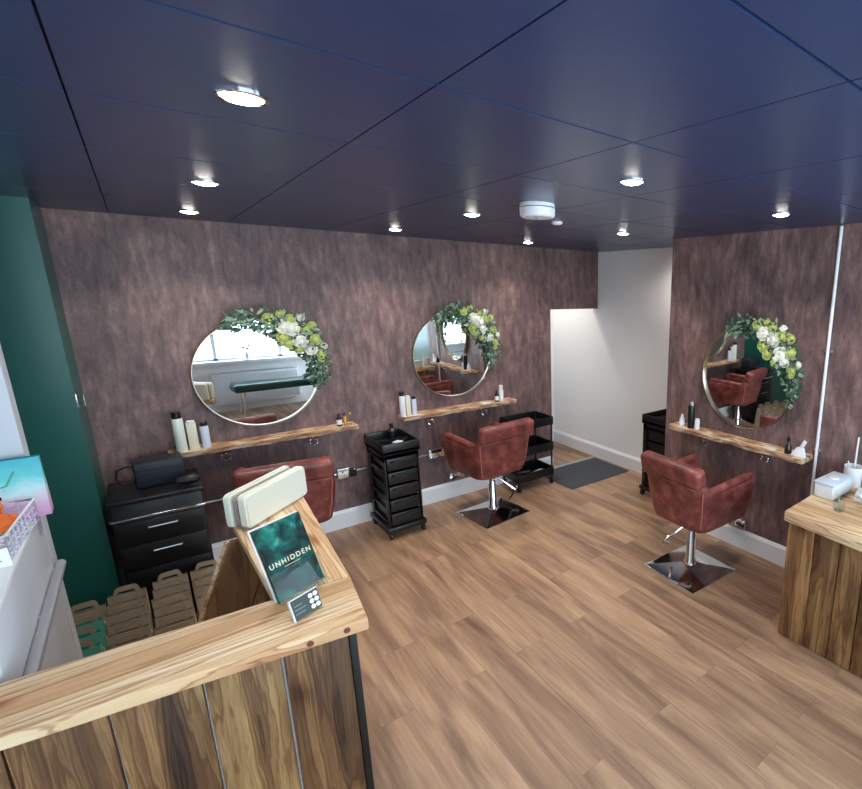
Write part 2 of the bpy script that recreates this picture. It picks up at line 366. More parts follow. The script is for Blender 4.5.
# skirting
def skirt(name, p0, p1, h=.158, t=.016):
    d = Vector((p1[0] - p0[0], p1[1] - p0[1], 0)); L = d.length; a = math.atan2(d.y, d.x)
    b = MB().prism([(0, 0), (0, -t), (0, -t)], 0, 0.001) if False else MB()
    prof = [(0, 0), (t, 0), (t, h - .025), (t * .55, h - .008), (t * .3, h), (0, h)]
    bm = bmesh.new()
    A = [bm.verts.new((0, -q[0], q[1])) for q in prof]; B = [bm.verts.new((L, -q[0], q[1])) for q in prof]
    bm.faces.new(A); bm.faces.new(list(reversed(B)))
    for i in range(len(prof)): bm.faces.new((A[i], A[(i + 1) % 6], B[(i + 1) % 6], B[i]))
    bmesh.ops.recalc_face_normals(bm, faces=list(bm.faces)); b._add(bm, T(p0[0], p0[1], 0, a))
    return struct(name, b, white_gloss)
skirt('baseboard_back', (-.325, 0), (3.19, 0))
skirt('baseboard_right', (XR, -1.604), (XR, -3.9))
skirt('baseboard_recess', (3.86, .86), (3.86, -1.604), t=.026)
skirt('baseboard_alcove', (3.1, .86), (3.86, .86))
struct('trim_1', MB().box((3.19, -.03, 0), (3.80, .02, .008), .003), steel)          # threshold strip
# windows
def window(name, x0, x1, z0, z1, nx, nz, mtx):
    f = MB(); fw_ = .05
    f.box((x0, -.04, z0), (x1, .03, z0 + fw_)).box((x0, -.04, z1 - fw_), (x1, .03, z1))
    for k in range(nx + 1):
        x = x0 + (x1 - x0 - fw_) * k / nx; f.box((x, -.04, z0), (x + fw_, .03, z1))
    for k in range(1, nz): z = z0 + (z1 - z0) * k / nz; f.box((x0, -.03, z - .015), (x1, .02, z + .015))
    bmesh.ops.transform(f.bm, matrix=mtx, verts=f.bm.verts)
    w = struct(name, f, white_gloss)
    p = MB().box((x0, -.003, z0), (x1, .003, z1)); bmesh.ops.transform(p.bm, matrix=mtx, verts=p.bm.verts)
    p.build('window_pane', glass, w, smooth=0)
    return w
window('window_1', -.7, 2.9, .8, 2.3, 4, 3, T(0, YF - .05, 0))
window('window_2', -.65, .65, .4, 2.34, 2, 2, T(XR + .05, -4.75, 0, PI / 2))
struct('trim_2', MB().box((-.8, YF, .78), (3.0, YF + .16, .82), .005), white_gloss)

# ------------------------------------------------------------------ ceiling fittings
place = {(-2.9): 'nearest the camera', (-1.63): 'of the middle row', (-.5): 'close to the back wall'}
colm = {.27: 'left', 1.46: 'middle', 2.65: 'right'}
proto_dl = None
for row, pw in ((((.236, -2.90), (1.463, -2.905), (2.607, -2.90)), 'front row, nearest the camera'), (((.273, -1.624), (1.463, -1.629), (2.697, -1.591)), 'second row of three'), (((.291, -.498), (1.443, -.514), (2.65, -.418)), 'row beside the back wall')):
    for (x, y), cw in zip(row, ('leftmost', 'middle', 'rightmost')):
        if proto_dl is None:
            t = thing('ceiling_downlight', '', 'ceiling light')
            MB().lathe([(.042, .0), (.052, .0), (.052, -.004), (.047, -.007), (.042, -.004), (.042, .0)]).build('trim_ring', chrome, t)
            MB().lathe([(0, -.014), (.018, -.013), (.034, -.009), (.042, -.002), (.042, -.0005), (0, -.0005)]).build('lamp_lens', lamp_m, t)
            proto_dl = t
        else: t = copy_tree(proto_dl)
        t.location = (x, y, H); t['label'] = 'lit round recessed downlight in the navy ceiling, %s in the %s' % (cw, pw); t['category'] = 'ceiling light'; t['group'] = 'recessed ceiling downlights'
        sd = bpy.data.lights.new('downlight_beam', 'SPOT'); sd.energy = SPOT_W; sd.color = (1, .93, .84); sd.spot_size = math.radians(125); sd.spot_blend = .9; sd.shadow_soft_size = .035
        so = bpy.data.objects.new('downlight_beam', sd); COL.objects.link(so); so.parent = t; so.location = (0, 0, -.025)
t = copy_tree(proto_dl); t.location = (3.32, .45, H); t['label'] = 'added fill downlight inside the alcove, unseen above the brown bulkhead'; del t['group']  # added lamp, out of view, to brighten the white alcove wall
for c in t.children:
    if c.type == 'LIGHT': c.data = c.data.copy(); c.data.energy = 15; c.data.spot_size = math.radians(165); c.location.z = -.06
t = copy_tree(proto_dl); t.location = (3.60, -1.42, H); t['label'] = 'added fill downlight in the recess, unseen behind the corner of the right wall'; del t['group']  # second unseen lamp, put in to lighten the recess wall
for c in t.children:
    if c.type == 'LIGHT': c.data = c.data.copy(); c.data.energy = 15; c.data.spot_size = math.radians(160); c.location.z = -.05
t = thing('smoke_alarm', 'round white smoke alarm drum on the navy ceiling', 'smoke alarm', (1.52, -2.19, H))
MB().lathe([(0, 0), (.085, 0), (.088, -.016), (.086, -.018)]).build('mounting_base', white_pl, t)
MB().lathe([(.078, -.018), (.088, -.022), (.086, -.056), (.078, -.064), (0, -.064)]).build('alarm_cover', white_pl, t)
MB().lathe([(0, -.064), (.012, -.064), (.010, -.068), (0, -.068)]).build('test_button', grey_pl, t)
t = MB().lathe([(0, 0), (.035, 0), (.032, -.012), (.018, -.018), (0, -.018)]).build('ceiling_sensor', white_pl, loc=(1.996, -1.718, H))
tag(t, 'tiny white sensor dome on the ceiling beyond the smoke alarm', 'sensor')

# ------------------------------------------------------------------ wall conduits and sockets
def pipe(pts, r=.009): return MB().tube(pts, r, 10)
o = thing('vertical_conduit', 'thin vertical metal conduit pipe running up the right brown wall', 'conduit')
o.location = (XR - .014, -2.96, 0)
pipe([(0, 0, .3), (0, 0, 2.39)], .0105).build('pipe', white_gloss, o)
for z in (.95, 1.62): MB().box((-.004, -.032, z - .007), (.014, .032, z + .007), .002).build('saddle_clip', steel, o)
o = thing('horizontal_conduit', 'thin horizontal conduit pipe along the back wall below the shelves', 'conduit', (0, -.014, .483))
pipe([(-.3, 0, 0), (.99, 0, 0)], .009).tube([(1.15, 0, 0), (1.76, 0, 0)], .009, 10).build('pipe', steel, o)
for x in (.3, 1.45): MB().box((x - .007, -.004, -.03), (x + .007, .014, .03), .002).build('saddle_clip', steel, o)
def socket(loc, rz, label):
    t = thing('double_socket', label, 'socket', loc, rz)
    MB().box((-.073, -.03, -.043), (.073, -.001, .043), .006).build('back_box', steel, t)
    MB().box((-.071, -.034, -.041), (.071, -.030, .041), .0015).build('face_plate', chrome, t)
    for sx in (-.035, .035):
        b = MB()
        b.box((sx - .004, -.0352, .008), (sx + .004, -.0338, .020)).box((sx - .018, -.0352, -.016), (sx - .009, -.0338, -.010)).box((sx + .009, -.0352, -.016), (sx + .018, -.0338, -.010))
        b.build('outlet', black_pl, t)
        MB().box((sx + (-.028 if sx < 0 else .018), -.038, .018), (sx + (-.018 if sx < 0 else .028), -.034, .032), .001).build('rocker_switch', white_pl, t)
    return t
socket((1.07, 0, .483), 0, 'chrome double socket between the first chair and the black drawer trolley')
socket((1.84, 0, .483), 0, 'chrome double socket to the left of the middle salon chair')
socket((2.03, 0, .21), 0, 'low chrome socket just above the skirting behind the middle chair')
socket((XR, -2.40, .21), -PI / 2 + PI, 'low chrome socket above the skirting of the right wall')
bpy.data.objects['double_socket.003'].rotation_euler = (0, 0, PI / 2 + PI)
t = thing('wall_hook', 'small metal hasp on the edge of the green wall', 'hook', (-.325, -.42, 1.36))
MB().tube([(0, 0, .03), (.028, 0, .03), (.028, 0, -.03), (0, 0, -.03)], .003, 8).build('loop', steel, t)
MB().box((-.001, -.012, -.04), (.003, .012, .04), .001).build('plate', steel, t)

# ------------------------------------------------------------------ live edge shelves with tool rings
def shelf(loc, rz, label, ringx, mat, seed, L=1.16, D=.17):
    t = thing('wooden_shelf', label, 'shelf', loc, rz)
    rnd = random.Random(seed); b = bmesh.new(); n = 40; top = []; bot = []
    pts = []
    for k in range(n + 1):
        x = -L / 2 + L * k / n
        e = min(1, (min(k, n - k) + .6) / 3.0)
        y = -D * (.93 + .07 * e) + .010 * math.sin(k * .55 + seed) + rnd.uniform(-.004, .004)
        pts.append((x, y))
    poly = [(-L / 2, 0)] + pts + [(L / 2, 0)]
    m = MB(); m.prism(poly, -.032, 0, 0)
    for v in m.bm.verts:
        if v.co.z < -.01 and v.co.y < -.1: v.co.y += .012
    m.build('shelf_board', mat, t, smooth=30)
    for x in ringx:
        m = MB(); m.tube([(x + .034 * math.cos(a), -.06 + .034 * math.sin(a), -.07) for a in [2 * PI * i / 20 for i in range(20)]], .005, 8, closed=True)
        m.tube([(x, -.026, -.07), (x, -.02, -.05), (x, -.02, -.032)], .005, 8).box((x - .02, -.035, -.036), (x + .02, -.005, -.032), .001)
        m.build('tool_ring', chrome, t)
        MB().tube([(x + .027 * math.cos(a) + .0, -.066 + .012 * math.sin(a), -.098 + .024 * math.sin(a)) for a in [2 * PI * i / 20 for i in range(20)]], .0045, 8, closed=True).build('tool_ring', chrome, t)
    return t
shelf((.58, 0, .905), 0, 'live edge wooden shelf below the left round mirror', (-.28, .27), live_x, 1)
shelf((2.09, 0, .905), 0, 'live edge wooden shelf below the middle round mirror', (-.30, .24), live_x, 5, L=1.13)
shelf((XR, -2.345, .905), -PI / 2, 'live edge wooden shelf on the right wall below its round mirror', (-.26, .27), live_x, 9, L=1.18)

# ------------------------------------------------------------------ round mirrors
def round_mirror(loc, rz, label, R=.388):
    t = thing('round_mirror', label, 'mirror', loc, rz)
    rot = T(0, 0, 0, 0, PI / 2)          # lathe axis to -y
    MB().lathe([(R - .007, 0), (R, 0), (R, .030), (R - .002, .034), (R - .005, .034), (R - .007, .030), (R - .007, 0)], 96, rot).build('frame', gold, t)
    MB().lathe([(0, .004), (R - .006, .004), (R - .006, .010), (0, .010)], 96, rot).build('mirror_glass', mirror_m, t, smooth=0)
    return t
round_mirror((.575, -.0125, 1.37), math.radians(1.7), 'round brass framed mirror on the left of the back wall')
round_mirror((2.075, 0, 1.385), 0, 'round brass framed mirror in the middle of the back wall')
m3_ = round_mirror((XR - .013, -2.385, 1.37), -PI / 2 - math.radians(.7), 'round brass framed mirror on the right wall')

m3_.rotation_euler.x = math.radians(.8)
def leaf(m, pos, nrm, dirv, ln, wd):
    d = Vector(dirv).normalized(); n = Vector(nrm); n = (n - d * n.dot(d)).normalized(); s = d.cross(n)
    P = Vector(pos); bm = m.bm
    prof = [(0, .05), (.25, .8), (.55, 1.0), (.82, .6), (1, .05)]
    c = []; l = []; r = []
    for a, w in prof:
        bend = n * (-.25 * ln * a * a)
        c.append(bm.verts.new(P + d * ln * a + bend - n * wd * .12)); l.append(bm.verts.new(P + d * ln * a + s * wd * w * .5 + bend)); r.append(bm.verts.new(P + d * ln * a - s * wd * w * .5 + bend))
    for i in range(4):
        bm.faces.new((c[i], c[i + 1], l[i + 1], l[i])); bm.faces.new((c[i], r[i], r[i + 1], c[i + 1]))
def rose_mb(rad, seed):
    rnd = random.Random(seed); m = MB()
    m.lathe([(0, -.2 * rad), (.5 * rad, -.1 * rad), (.62 * rad, .25 * rad), (.45 * rad, .55 * rad), (0, .62 * rad)], 12)
    for ring, (rr, hh, n, tl) in enumerate(((.35, .75, 3, .15), (.6, .62, 5, .45), (.85, .4, 6, .9))):
        for k in range(n):
            a = 2 * PI * k / n + ring * .6 + rnd.uniform(-.15, .15)
            b = bmesh.new(); N = 5; g = [[None] * N for _ in range(N)]
            for i in range(N):
                for j in range(N):
                    u = (i / (N - 1) - .5) * 2; v = j / (N - 1)
                    wid = (.55 + .45 * math.sin(v * PI * .8)) * rad * .62
                    ang = a + u * wid / (rr * rad) * .75
                    rad_r = rr * rad * (.35 + .65 * v ** .6) * (1 + tl * .25 * v * v)
                    z = hh * rad * v * (1 - .25 * u * u) - tl * .12 * rad * v * v
                    g[i][j] = b.verts.new((rad_r * math.cos(ang), rad_r * math.sin(ang), z))
            for i in range(N - 1):
                for j in range(N - 1): b.faces.new((g[i][j], g[i + 1][j], g[i + 1][j + 1], g[i][j + 1]))
            m._add(b, None)
    return m
rose_meshes = {}
def garland(loc, rz, label, seed, R=.385):
    rnd = random.Random(seed); t = thing('flower_garland', label, 'flower garland', loc, rz)
    P = lambda ang, rr, d: Vector((rr * math.cos(ang), -d, rr * math.sin(ang)))
    fa, fb, st = MB(), MB(), MB()
    st.tube([P(math.radians(a), R - .005, .06) for a in range(-12, 112, 6)], .004, 6)
    for k in range(430):
        u = rnd.random(); a = math.radians(-10 + 122 * u)
        dens = math.sin(PI * min(1, max(0, (u + .08) / 1.12)))
        spread = .022 + .055 * dens
        rr = R + max(-1.6, min(1.5, rnd.gauss(.0, 1))) * spread * .75
        p = P(a, rr, .055 + rnd.random() * .05 * dens + .005)
        radial = Vector((math.cos(a), 0, math.sin(a))); tang = Vector((-math.sin(a), 0, math.cos(a)))
        d = radial * ((rr - R) * 12 + rnd.gauss(0, .5)) + tang * (rnd.gauss(0, .7) + (.6 if u > .5 else -.6)) + Vector((0, -.45 * rnd.random(), 0))
        nn = Vector((rnd.gauss(0, .35), -1, rnd.gauss(0, .35)))
        big = rnd.random() < .3
        leaf(fb if rnd.random() < .42 else fa, p, nn, d, rnd.uniform(.038, .062) if big else rnd.uniform(.022, .036), rnd.uniform(.017, .026) if big else rnd.uniform(.012, .018))
    # trailing sprays at the ends
    for a0, s in ((-10, -1), (108, 1)):
        for k in range(14):
            a = math.radians(a0 + s * k * .9); p = P(a, R + rnd.gauss(0, .012), .06)
            leaf(fa if k % 3 else fb, p, (rnd.gauss(0, .3), -1, rnd.gauss(0, .3)), P(a, 1, 0) * rnd.choice((-1, 1)) + Vector((0, 0, -.6)), .03, .016)
    st.build('stem', leaf_a, t); fa.build('foliage', leaf_a, t, smooth=60); fb.build('pale_foliage', leaf_b, t, smooth=60)
    spots = [(84, .02, .042, 0), (72, -.01, .056, 1), (66, .06, .038, 0), (58, .0, .062, 1), (64, -.085, .050, 0), (49, .055, .044, 0), (44, -.035, .060, 1) if seed != 3 else (40, -.02, .066, 1),
             (51, -.10, .050, 0), (35, .045, .044, 0), (28, -.02, .048, 1), (20, .02, .038, 0), (55, .10, .030, 1), (44, .10, .034, 0), (76, .07, .032, 0), (36, -.09, .036, 0), (12, .01, .026, 0), (25, .07, .026, 1)]
    for a, dr, rad, w in spots:
        a -= 7 if a > 60 else 3
        a2 = math.radians(a + rnd.uniform(-3, 3)); rad *= .9
        key = (w, round(rad, 3))
        c = P(a2, R + dr, .085)
        mtx = Matrix.Translation(c) @ Euler((PI / 2 + rnd.uniform(-.35, .35), rnd.uniform(-.35, .35), rnd.uniform(0, 6))).to_matrix().to_4x4()
        m = MB(); rm = rose_mb(rad, int(a) + seed); 
        bmesh.ops.transform(rm.bm, matrix=Matrix.Translation(c) @ Matrix.Rotation(rnd.uniform(-.3, .3), 4, 'Z') @ Matrix.Rotation(PI / 2 + rnd.uniform(-.3, .3), 4, 'X') @ Matrix.Rotation(rnd.uniform(0, 6), 4, 'Z'), verts=rm.bm.verts)
        o = rm.build('rose', petal_w if w else petal_g, t, smooth=60)
        o['label'] = 'white rose' if w else 'lime green rose'
    return t
garland((.575, -.012, 1.37), 0, 'garland of white and lime roses with leaves on the left mirror', 1)
garland((2.075, 0, 1.385), 0, 'garland of white and lime roses with leaves on the middle mirror', 2)
garland((XR - .012, -2.385, 1.37), -PI / 2, 'garland of white and lime roses with leaves on the right wall mirror', 3)

# ------------------------------------------------------------------ salon chairs (face +y)
def make_chair():
    t = thing('salon_chair', '', 'chair')
    # base
    MB().prism([(-.238, -.238), (.238, -.238), (.238, .238), (-.238, .238)], 0, .012, .004).build('base_rim', chrome, t)
    MB().prism([(-.229, -.229), (.229, -.229), (.229, .229), (-.229, .229)], .012, .05, 0, top=[(-.045, -.045), (.045, -.045), (.045, .045), (-.045, .045)]).build('base_plate', chrome, t, smooth=0)
    MB().lathe([(0, .04), (.048, .04), (.046, .07), (.036, .085), (.034, .28), (.028, .29), (.027, .42), (0, .42)]).build('column', chrome, t)
    m = MB(); m.tube([(0, -.02, .33), (.05, -.05, .325), (.15, -.13, .22)], .008, 8).tube([(.06, -.16, .16), (.15, -.13, .21), (.20, -.09, .22)], .008, 8)
    m.build('pump_lever', chrome, t)
    MB().box((-.14, -.14, .405), (.14, .14, .43), .008).build('seat_bracket', black_mt, t)
    # wrap-around shell
    SH = .065; path = []; w, f, bk, rc = .278, .25, -.30, .11
    path += [(-w, f - (f - bk - rc) * k / 6) for k in range(7)]
    path += [(-w + rc - rc * math.cos(a), bk + rc - rc * math.sin(a)) for a in [PI / 2 * k / 5 for k in range(1, 6)]]
    path += [(-w + rc + (2 * w - 2 * rc) * k / 6, bk) for k in range(1, 7)]
    path += [(w - rc + rc * math.sin(a), bk + rc - rc * math.cos(a)) for a in [PI / 2 * k / 5 for k in range(1, 6)]]
    path += [(w, bk + rc + (f - bk - rc) * k / 6) for k in range(1, 7)]
    bm = bmesh.new(); n = len(path); th = .054; outer, inner = [], []
    for i, (x, y) in enumerate(path):
        a, b2 = Vector(path[max(i - 1, 0)]), Vector(path[min(i + 1, n - 1)]); d = (b2 - a).normalized(); nx = Vector((-d.y, d.x))  # inward
        s = min(1, max(0, (-y - .20) / .09))                       # 0 arm, 1 back
        s = s * s * (3 - 2 * s)
        arm = .705 + .015 * min(1, max(0, (y + .1) / .4))
        ztop = arm * (1 - s) + .80 * s
        O, I = [], []
        for k in range(7):
            v = k / 6; z = .42 + (ztop - .42) * v
            sc = .86 + .14 * min(1, v * 1.3) ** .8 + (.03 * s * v)
            yy = y if y > 0 else y * (sc if y < -.1 else 1)
            px, py = x * sc, yy
            if y > .1: py = y - .035 * (1 - v) ** 2
            O.append(bm.verts.new((px, py, z))); I.append(bm.verts.new((px + nx.x * th, py + nx.y * th, z)))
        rim = bm.verts.new(((O[-1].co.x + I[-1].co.x) / 2, (O[-1].co.y + I[-1].co.y) / 2, ztop + .022))
        outer.append(O); inner.append((I, rim))
    for i in range(n - 1):
        for k in range(6):
            bm.faces.new((outer[i][k], outer[i + 1][k], outer[i + 1][k + 1], outer[i][k + 1]))
            bm.faces.new((inner[i][0][k], inner[i][0][k + 1], inner[i + 1][0][k + 1], inner[i + 1][0][k]))
        bm.faces.new((outer[i][6], outer[i + 1][6], inner[i + 1][1], inner[i][1])); bm.faces.new((inner[i][1], inner[i + 1][1], inner[i + 1][0][6], inner[i][0][6]))
        bm.faces.new((outer[i][0], inner[i][0][0], inner[i + 1][0][0], outer[i + 1][0]))
    for i in (0, n - 1):
        loop = outer[i] + [inner[i][1]] + list(reversed(inner[i][0])); bm.faces.new(loop)
    bmesh.ops.recalc_face_normals(bm, faces=list(bm.faces))
    m = MB(); m._add(bm, T(0, SH, 0)); m.build('wrap_shell', leather, t, smooth=70)
    # rolled armrest tops
    for sx in (-1, 1):
        m = MB(); pts = []; rad = []
        for k in range(10):
            v = k / 9; y = -.15 + .46 * v; z = .708 + .022 * v
            pts.append((sx * .25, y, z)); rad.append(.031 if 0 < k < 9 else .022)
        m.tube(pts, rad, 14).build('armrest', leather, t, smooth=60)
    # rolled back head band, leaning outward
    m = MB(); m.box((-.268, -.058, -.07), (.268, .04, .07), .034, 4, T(0, -.295 + SH, .825, 0, .22)); m.build('back_roll', leather, t, smooth=60)
    m = MB().tube([(-.25, -.345 + SH, .757), (.25, -.345 + SH, .757)], .004, 6); m.build('back_seam', leather, t)
    for sx in (-1, 1):
        MB().tube([(sx * .216, -.170, .445), (sx * .237, -.193, .56), (sx * .255, -.212, .73)], .0045, 6).build('piping', plain_pip, t)
    MB().box((-.205, -.18, .42), (.205, .315, .545), .035, 4).build('seat_cushion', leather, t, smooth=60)
    return t
plain_pip = plain('worn_leather_piping', srgb(176, 104, 92), .5)
def copy_chair(src, loc, rz, label):
    c = copy_tree(src) if src else make_chair(); c.location = loc; c.rotation_euler = (0, 0, rz)
    c['label'] = label; c['category'] = 'chair'; c['group'] = 'red leather salon chairs'; return c
ch = copy_chair(None, (2.10, -.58, 0), math.radians(6), 'oxblood leather salon chair facing the middle mirror, on a square chrome base')
copy_chair(ch, (.565, -.54, 0), math.radians(-8), 'oxblood leather salon chair facing the left mirror, half hidden behind the counter')
c3 = copy_chair(ch, (2.70, -2.355, 0), math.radians(-93), 'oxblood leather salon chair facing the right wall mirror, on a square chrome base')

for c in c3.children:
    if c.name.startswith('pump_lever'): c.rotation_euler = (0, 0, -PI / 2)

# ------------------------------------------------------------------ black drawer trolley
def caster(name, x, y, parent, r=.026):
    m = MB(); m.cyl(r, -.009, .009, 18, T(x, y, r, 0, 0, PI / 2)); o = m.build(name, black_pl, parent)
    MB().box((x - .014, y - .014, r), (x + .014, y + .014, r * 2 + .012), .003).build('caster_fork', black_mt, o)
    return o
def drawer_trolley(loc, rz, label, w=.30, d=.40, h=.80, nd=5):
    t = thing('drawer_trolley', label, 'trolley', loc, rz)
    for sx in (-1, 1):
        for sy in (-1, 1): caster('caster', sx * (w / 2 - .005), sy * (d / 2 - .01), t)
    MB().box((-w / 2 - .02, -d / 2 - .02, .062), (w / 2 + .02, d / 2 + .02, .105), .012).build('base', black_pl, t)
    for sx in (-1, 1):
        x0, x1 = sorted((sx * (w / 2 - .012), sx * w / 2))
        m = MB(); m.box((x0, -d / 2, .10), (x1, -d / 2 + .05, h - .09), .003).box((x0, d / 2 - .05, .10), (x1, d / 2, h - .09), .003).box((x0, -d / 2, h - .15), (x1, d / 2, h - .09), .003)
        for k in range(nd + 1): z = .13 + (h - .27) * k / nd; m.box((x0, -d / 2 + .02, z), (x1, d / 2 - .02, z + .018))
        m.build('side_frame', black_pl, t)
    MB().box((-w / 2 + .012, d / 2 - .008, .105), (w / 2 - .012, d / 2 - .002, h - .09), 0).build('back_panel', black_pl, t)
    ph = (h - .22) / nd
    for k in range(nd):
        z = .115 + ph * k
        m = MB(); m.box((-w / 2 + .02, -d / 2 + .01, z), (w / 2 - .02, d / 2 - .01, z + .012)).box((-w / 2 + .02, -d / 2 + .01, z), (-w / 2 + .03, d / 2 - .01, z + ph * .84)).box((w / 2 - .03, -d / 2 + .01, z), (w / 2 - .02, d / 2 - .01, z + ph * .84)).box((-w / 2 + .02, d / 2 - .02, z), (w / 2 - .02, d / 2 - .01, z + ph * .84))
        m.box((-w / 2 + .02, -d / 2 - .002, z), (w / 2 - .02, -d / 2 + .012, z + ph * .84), .005)
        o = m.build('drawer', black_pl, t); MB().tube([(-w / 2 + .05, -d / 2 - .002, z + ph * .6), (-w / 2 + .06, -d / 2 - .02, z + ph * .66), (w / 2 - .06, -d / 2 - .02, z + ph * .66), (w / 2 - .05, -d / 2 - .002, z + ph * .5)], .007, 8).build('drawer_handle', black_mt, o)
    m = MB(); m.box((-w / 2 - .01, -d / 2 - .01, h - .09), (w / 2 + .01, d / 2 + .01, h - .055), .008)
    for (x0, x1, y0, y1) in ((-w / 2 - .01, -w / 2 + .002, -d / 2 - .01, d / 2 + .01), (w / 2 - .002, w / 2 + .01, -d / 2 - .01, d / 2 + .01), (-w / 2 - .01, w / 2 + .01, -d / 2 - .01, -d / 2 + .002), (-w / 2 - .01, w / 2 + .01, d / 2 - .002, d / 2 + .01)):
        m.box((x0, y0, h - .09), (x1, y1, h), .004)
    m.box((-w / 2, -.01, h - .06), (w / 2, 0, h - .02))
    m.build('top_tray', black_pl, t)
    return t
TX, TY = 1.36, -.29
drawer_trolley((TX, TY, 0), 0, 'tall black five drawer trolley between the left and middle salon chairs', w=.275)
t = thing('hair_brush', 'white backed hair brush lying in the drawer trolley tray', 'brush', (TX + .02, TY - .08, .757), .5)
MB().box((-.035, -.03, 0), (.035, .03, .02), .009).build('brush_head', white_pl, t); MB().tube([(.03, 0, .012), (.10, 0, .014)], [.009, .011], 8).build('handle', black_pl, t)
t = thing('spray_bottle', 'squat black bottle standing in the drawer trolley tray', 'bottle', (TX + .05, TY + .12, .747))
MB().lathe([(0, 0), (.036, 0), (.038, .01), (.038, .07), (.02, .09), (.014, .095), (.014, .11), (0, .11)]).build('bottle_body', black_pl, t); MB().lathe([(0, .11), (.016, .11), (.016, .13), (0, .13)]).build('cap', black_mt, t)
t = thing('comb', 'dark grey comb lying in the drawer trolley tray', 'comb', (TX - .07, TY + .08, .75), -.2)
m = MB(); m.box((-.06, -.006, 0), (.06, .006, .006), .002)
for k in range(24): m.box((-.057 + k * .0048, -.026, .001), (-.0552 + k * .0048, -.005, .004))
m.build('comb_body', navy_blk, t)

# three tier trolley by the alcove
def tier_trolley(loc, rz, label, w=.46, d=.32, h=.74):
    t = thing('tiered_trolley', label, 'trolley', loc, rz)
    for sx in (-1, 1):
        for sy in (-1, 1):
            caster('caster', sx * (w / 2 - .02), sy * (d / 2 - .02), t, .024)
            MB().tube([(sx * (w / 2 - .015), sy * (d / 2 - .015), .05), (sx * (w / 2 - .015), sy * (d / 2 - .015), h - .02)], .010, 10).build('post', black_mt, t)
    for z in (.10, .37, .64):
        m = MB(); m.box((-w / 2, -d / 2, z), (w / 2, d / 2, z + .012), .004)
        for (x0, x1, y0, y1) in ((-w / 2, -w / 2 + .008, -d / 2, d / 2), (w / 2 - .008, w / 2, -d / 2, d / 2), (-w / 2, w / 2, -d / 2, -d / 2 + .008), (-w / 2, w / 2, d / 2 - .008, d / 2)):
            m.box((x0, y0, z), (x1, y1, z + .085), .003)
        m.build('tray', black_pl, t)
    return t
tier_trolley((2.73, -.20, 0), 0, 'black three tier trolley on casters between the middle chair and the alcove', w=.43)
t = thing('hair_tool', 'white and black hair clipper lying on the lowest tier of the tiered trolley', 'hair clipper', (2.80, -.27, .113), .3)
MB().box((-.08, -.022, 0), (.07, .022, .04), .014, 3).build('tool_body', white_pl, t); MB().box((.07, -.02, .006), (.095, .02, .03), .003).build('blade', steel, t)
t = thing('hair_dryer', 'black hair dryer lying on the lowest tier of the tiered trolley', 'hair dryer', (2.66, -.22, .113), -.4)
MB().lathe([(0, -.09), (.022, -.09), (.028, -.03), (.032, .03), (.026, .07), (0, .075)], 18, T(0, 0, .034, 0, 0, PI / 2)).build('barrel', black_pl, t); MB().tube([(.02, 0, .03), (.03, -.1, .02)], [.016, .013], 10).build('handle', black_pl, t)
# recess trolley half behind the right wall's end
drawer_trolley((3.61, -1.345, 0), 0, 'black drawer trolley in the recess behind the corner of the right wall', w=.38, d=.34, h=.83, nd=4)

# ------------------------------------------------------------------ left black cabinet trolley, case on top
t = thing('black_cabinet_trolley', 'wide black trolley cabinet with chrome trim under the left shelf', 'trolley', (-.085, -.34, 0))
w2, d2, h2 = .205, .20, .78
for sx in (-1, 1):
    for sy in (-1, 1): caster('caster', sx * (w2 - .03), sy * (d2 - .03), t, .022)
MB().box((-w2, -d2 + .01, .055), (w2, d2, h2 - .03), .006).build('cabinet_body', black_pl, t)
MB().box((-w2 - .012, -d2 - .01, h2 - .03), (w2 + .012, d2 + .01, h2), .006).build('worktop', black_pl, t)
MB().box((-w2 - .008, -d2 - .004, .655), (w2 + .008, -d2 + .012, .667), .002).build('chrome_trim', chrome, t)
for z0, z1 in ((.50, .64), (.345, .49), (.19, .335), (.07, .18)):
    o = MB().box((-w2 + .012, -d2 - .002, z0), (w2 - .012, -d2 + .012, z1), .004).build('drawer', black_pl, t)
    if z0 > .3: MB().tube([(-.06, -d2 - .002, z1 - .045), (-.06, -d2 - .018, z1 - .045), (.07, -d2 - .018, z1 - .045), (.07, -d2 - .002, z1 - .045)], .005, 8).build('drawer_handle', steel, o)
t = thing('tool_case', 'dark blue-black tool case standing on the wide black trolley', 'case', (-.05, -.315, .782), .05)
MB().box((-.12, -.06, 0), (.115, .10, .155), .012).build('case_body', navy_blk, t)
MB().box((-.123, -.063, .108), (.118, .103, .115), .002).build('lid_seam', black_pl, t)
m = MB(); m.tube([(-.12, .0, .03), (-.175, .0, .035), (-.20, 0, .07), (-.19, 0, .12), (-.15, 0, .135), (-.12, 0, .13)], .007, 8); m.build('side_handle', black_mt, t)
t = thing('hair_dryer', 'black hair dryer beside the tool case under the left shelf', 'hair dryer', (.065, -.49, .82), 0)
MB().lathe([(0, -.05), (.022, -.05), (.030, 0), (.030, .04), (.022, .055), (0, .055)], 16, T(0, 0, 0, 0, 0, PI / 2)).build('barrel', black_pl, t); MB().box((-.012, -.012, -.036), (.014, .012, .01), .004).build('handle', black_pl, t)

# ------------------------------------------------------------------ charcoal mat
m = MB(); m.box((2.97, -.63, 0.0), (3.79, -.04, .010), .004)
t = m.build('floor_mat', mat_m); tag(t, 'rectangular charcoal mat on the floor before the alcove', 'mat')

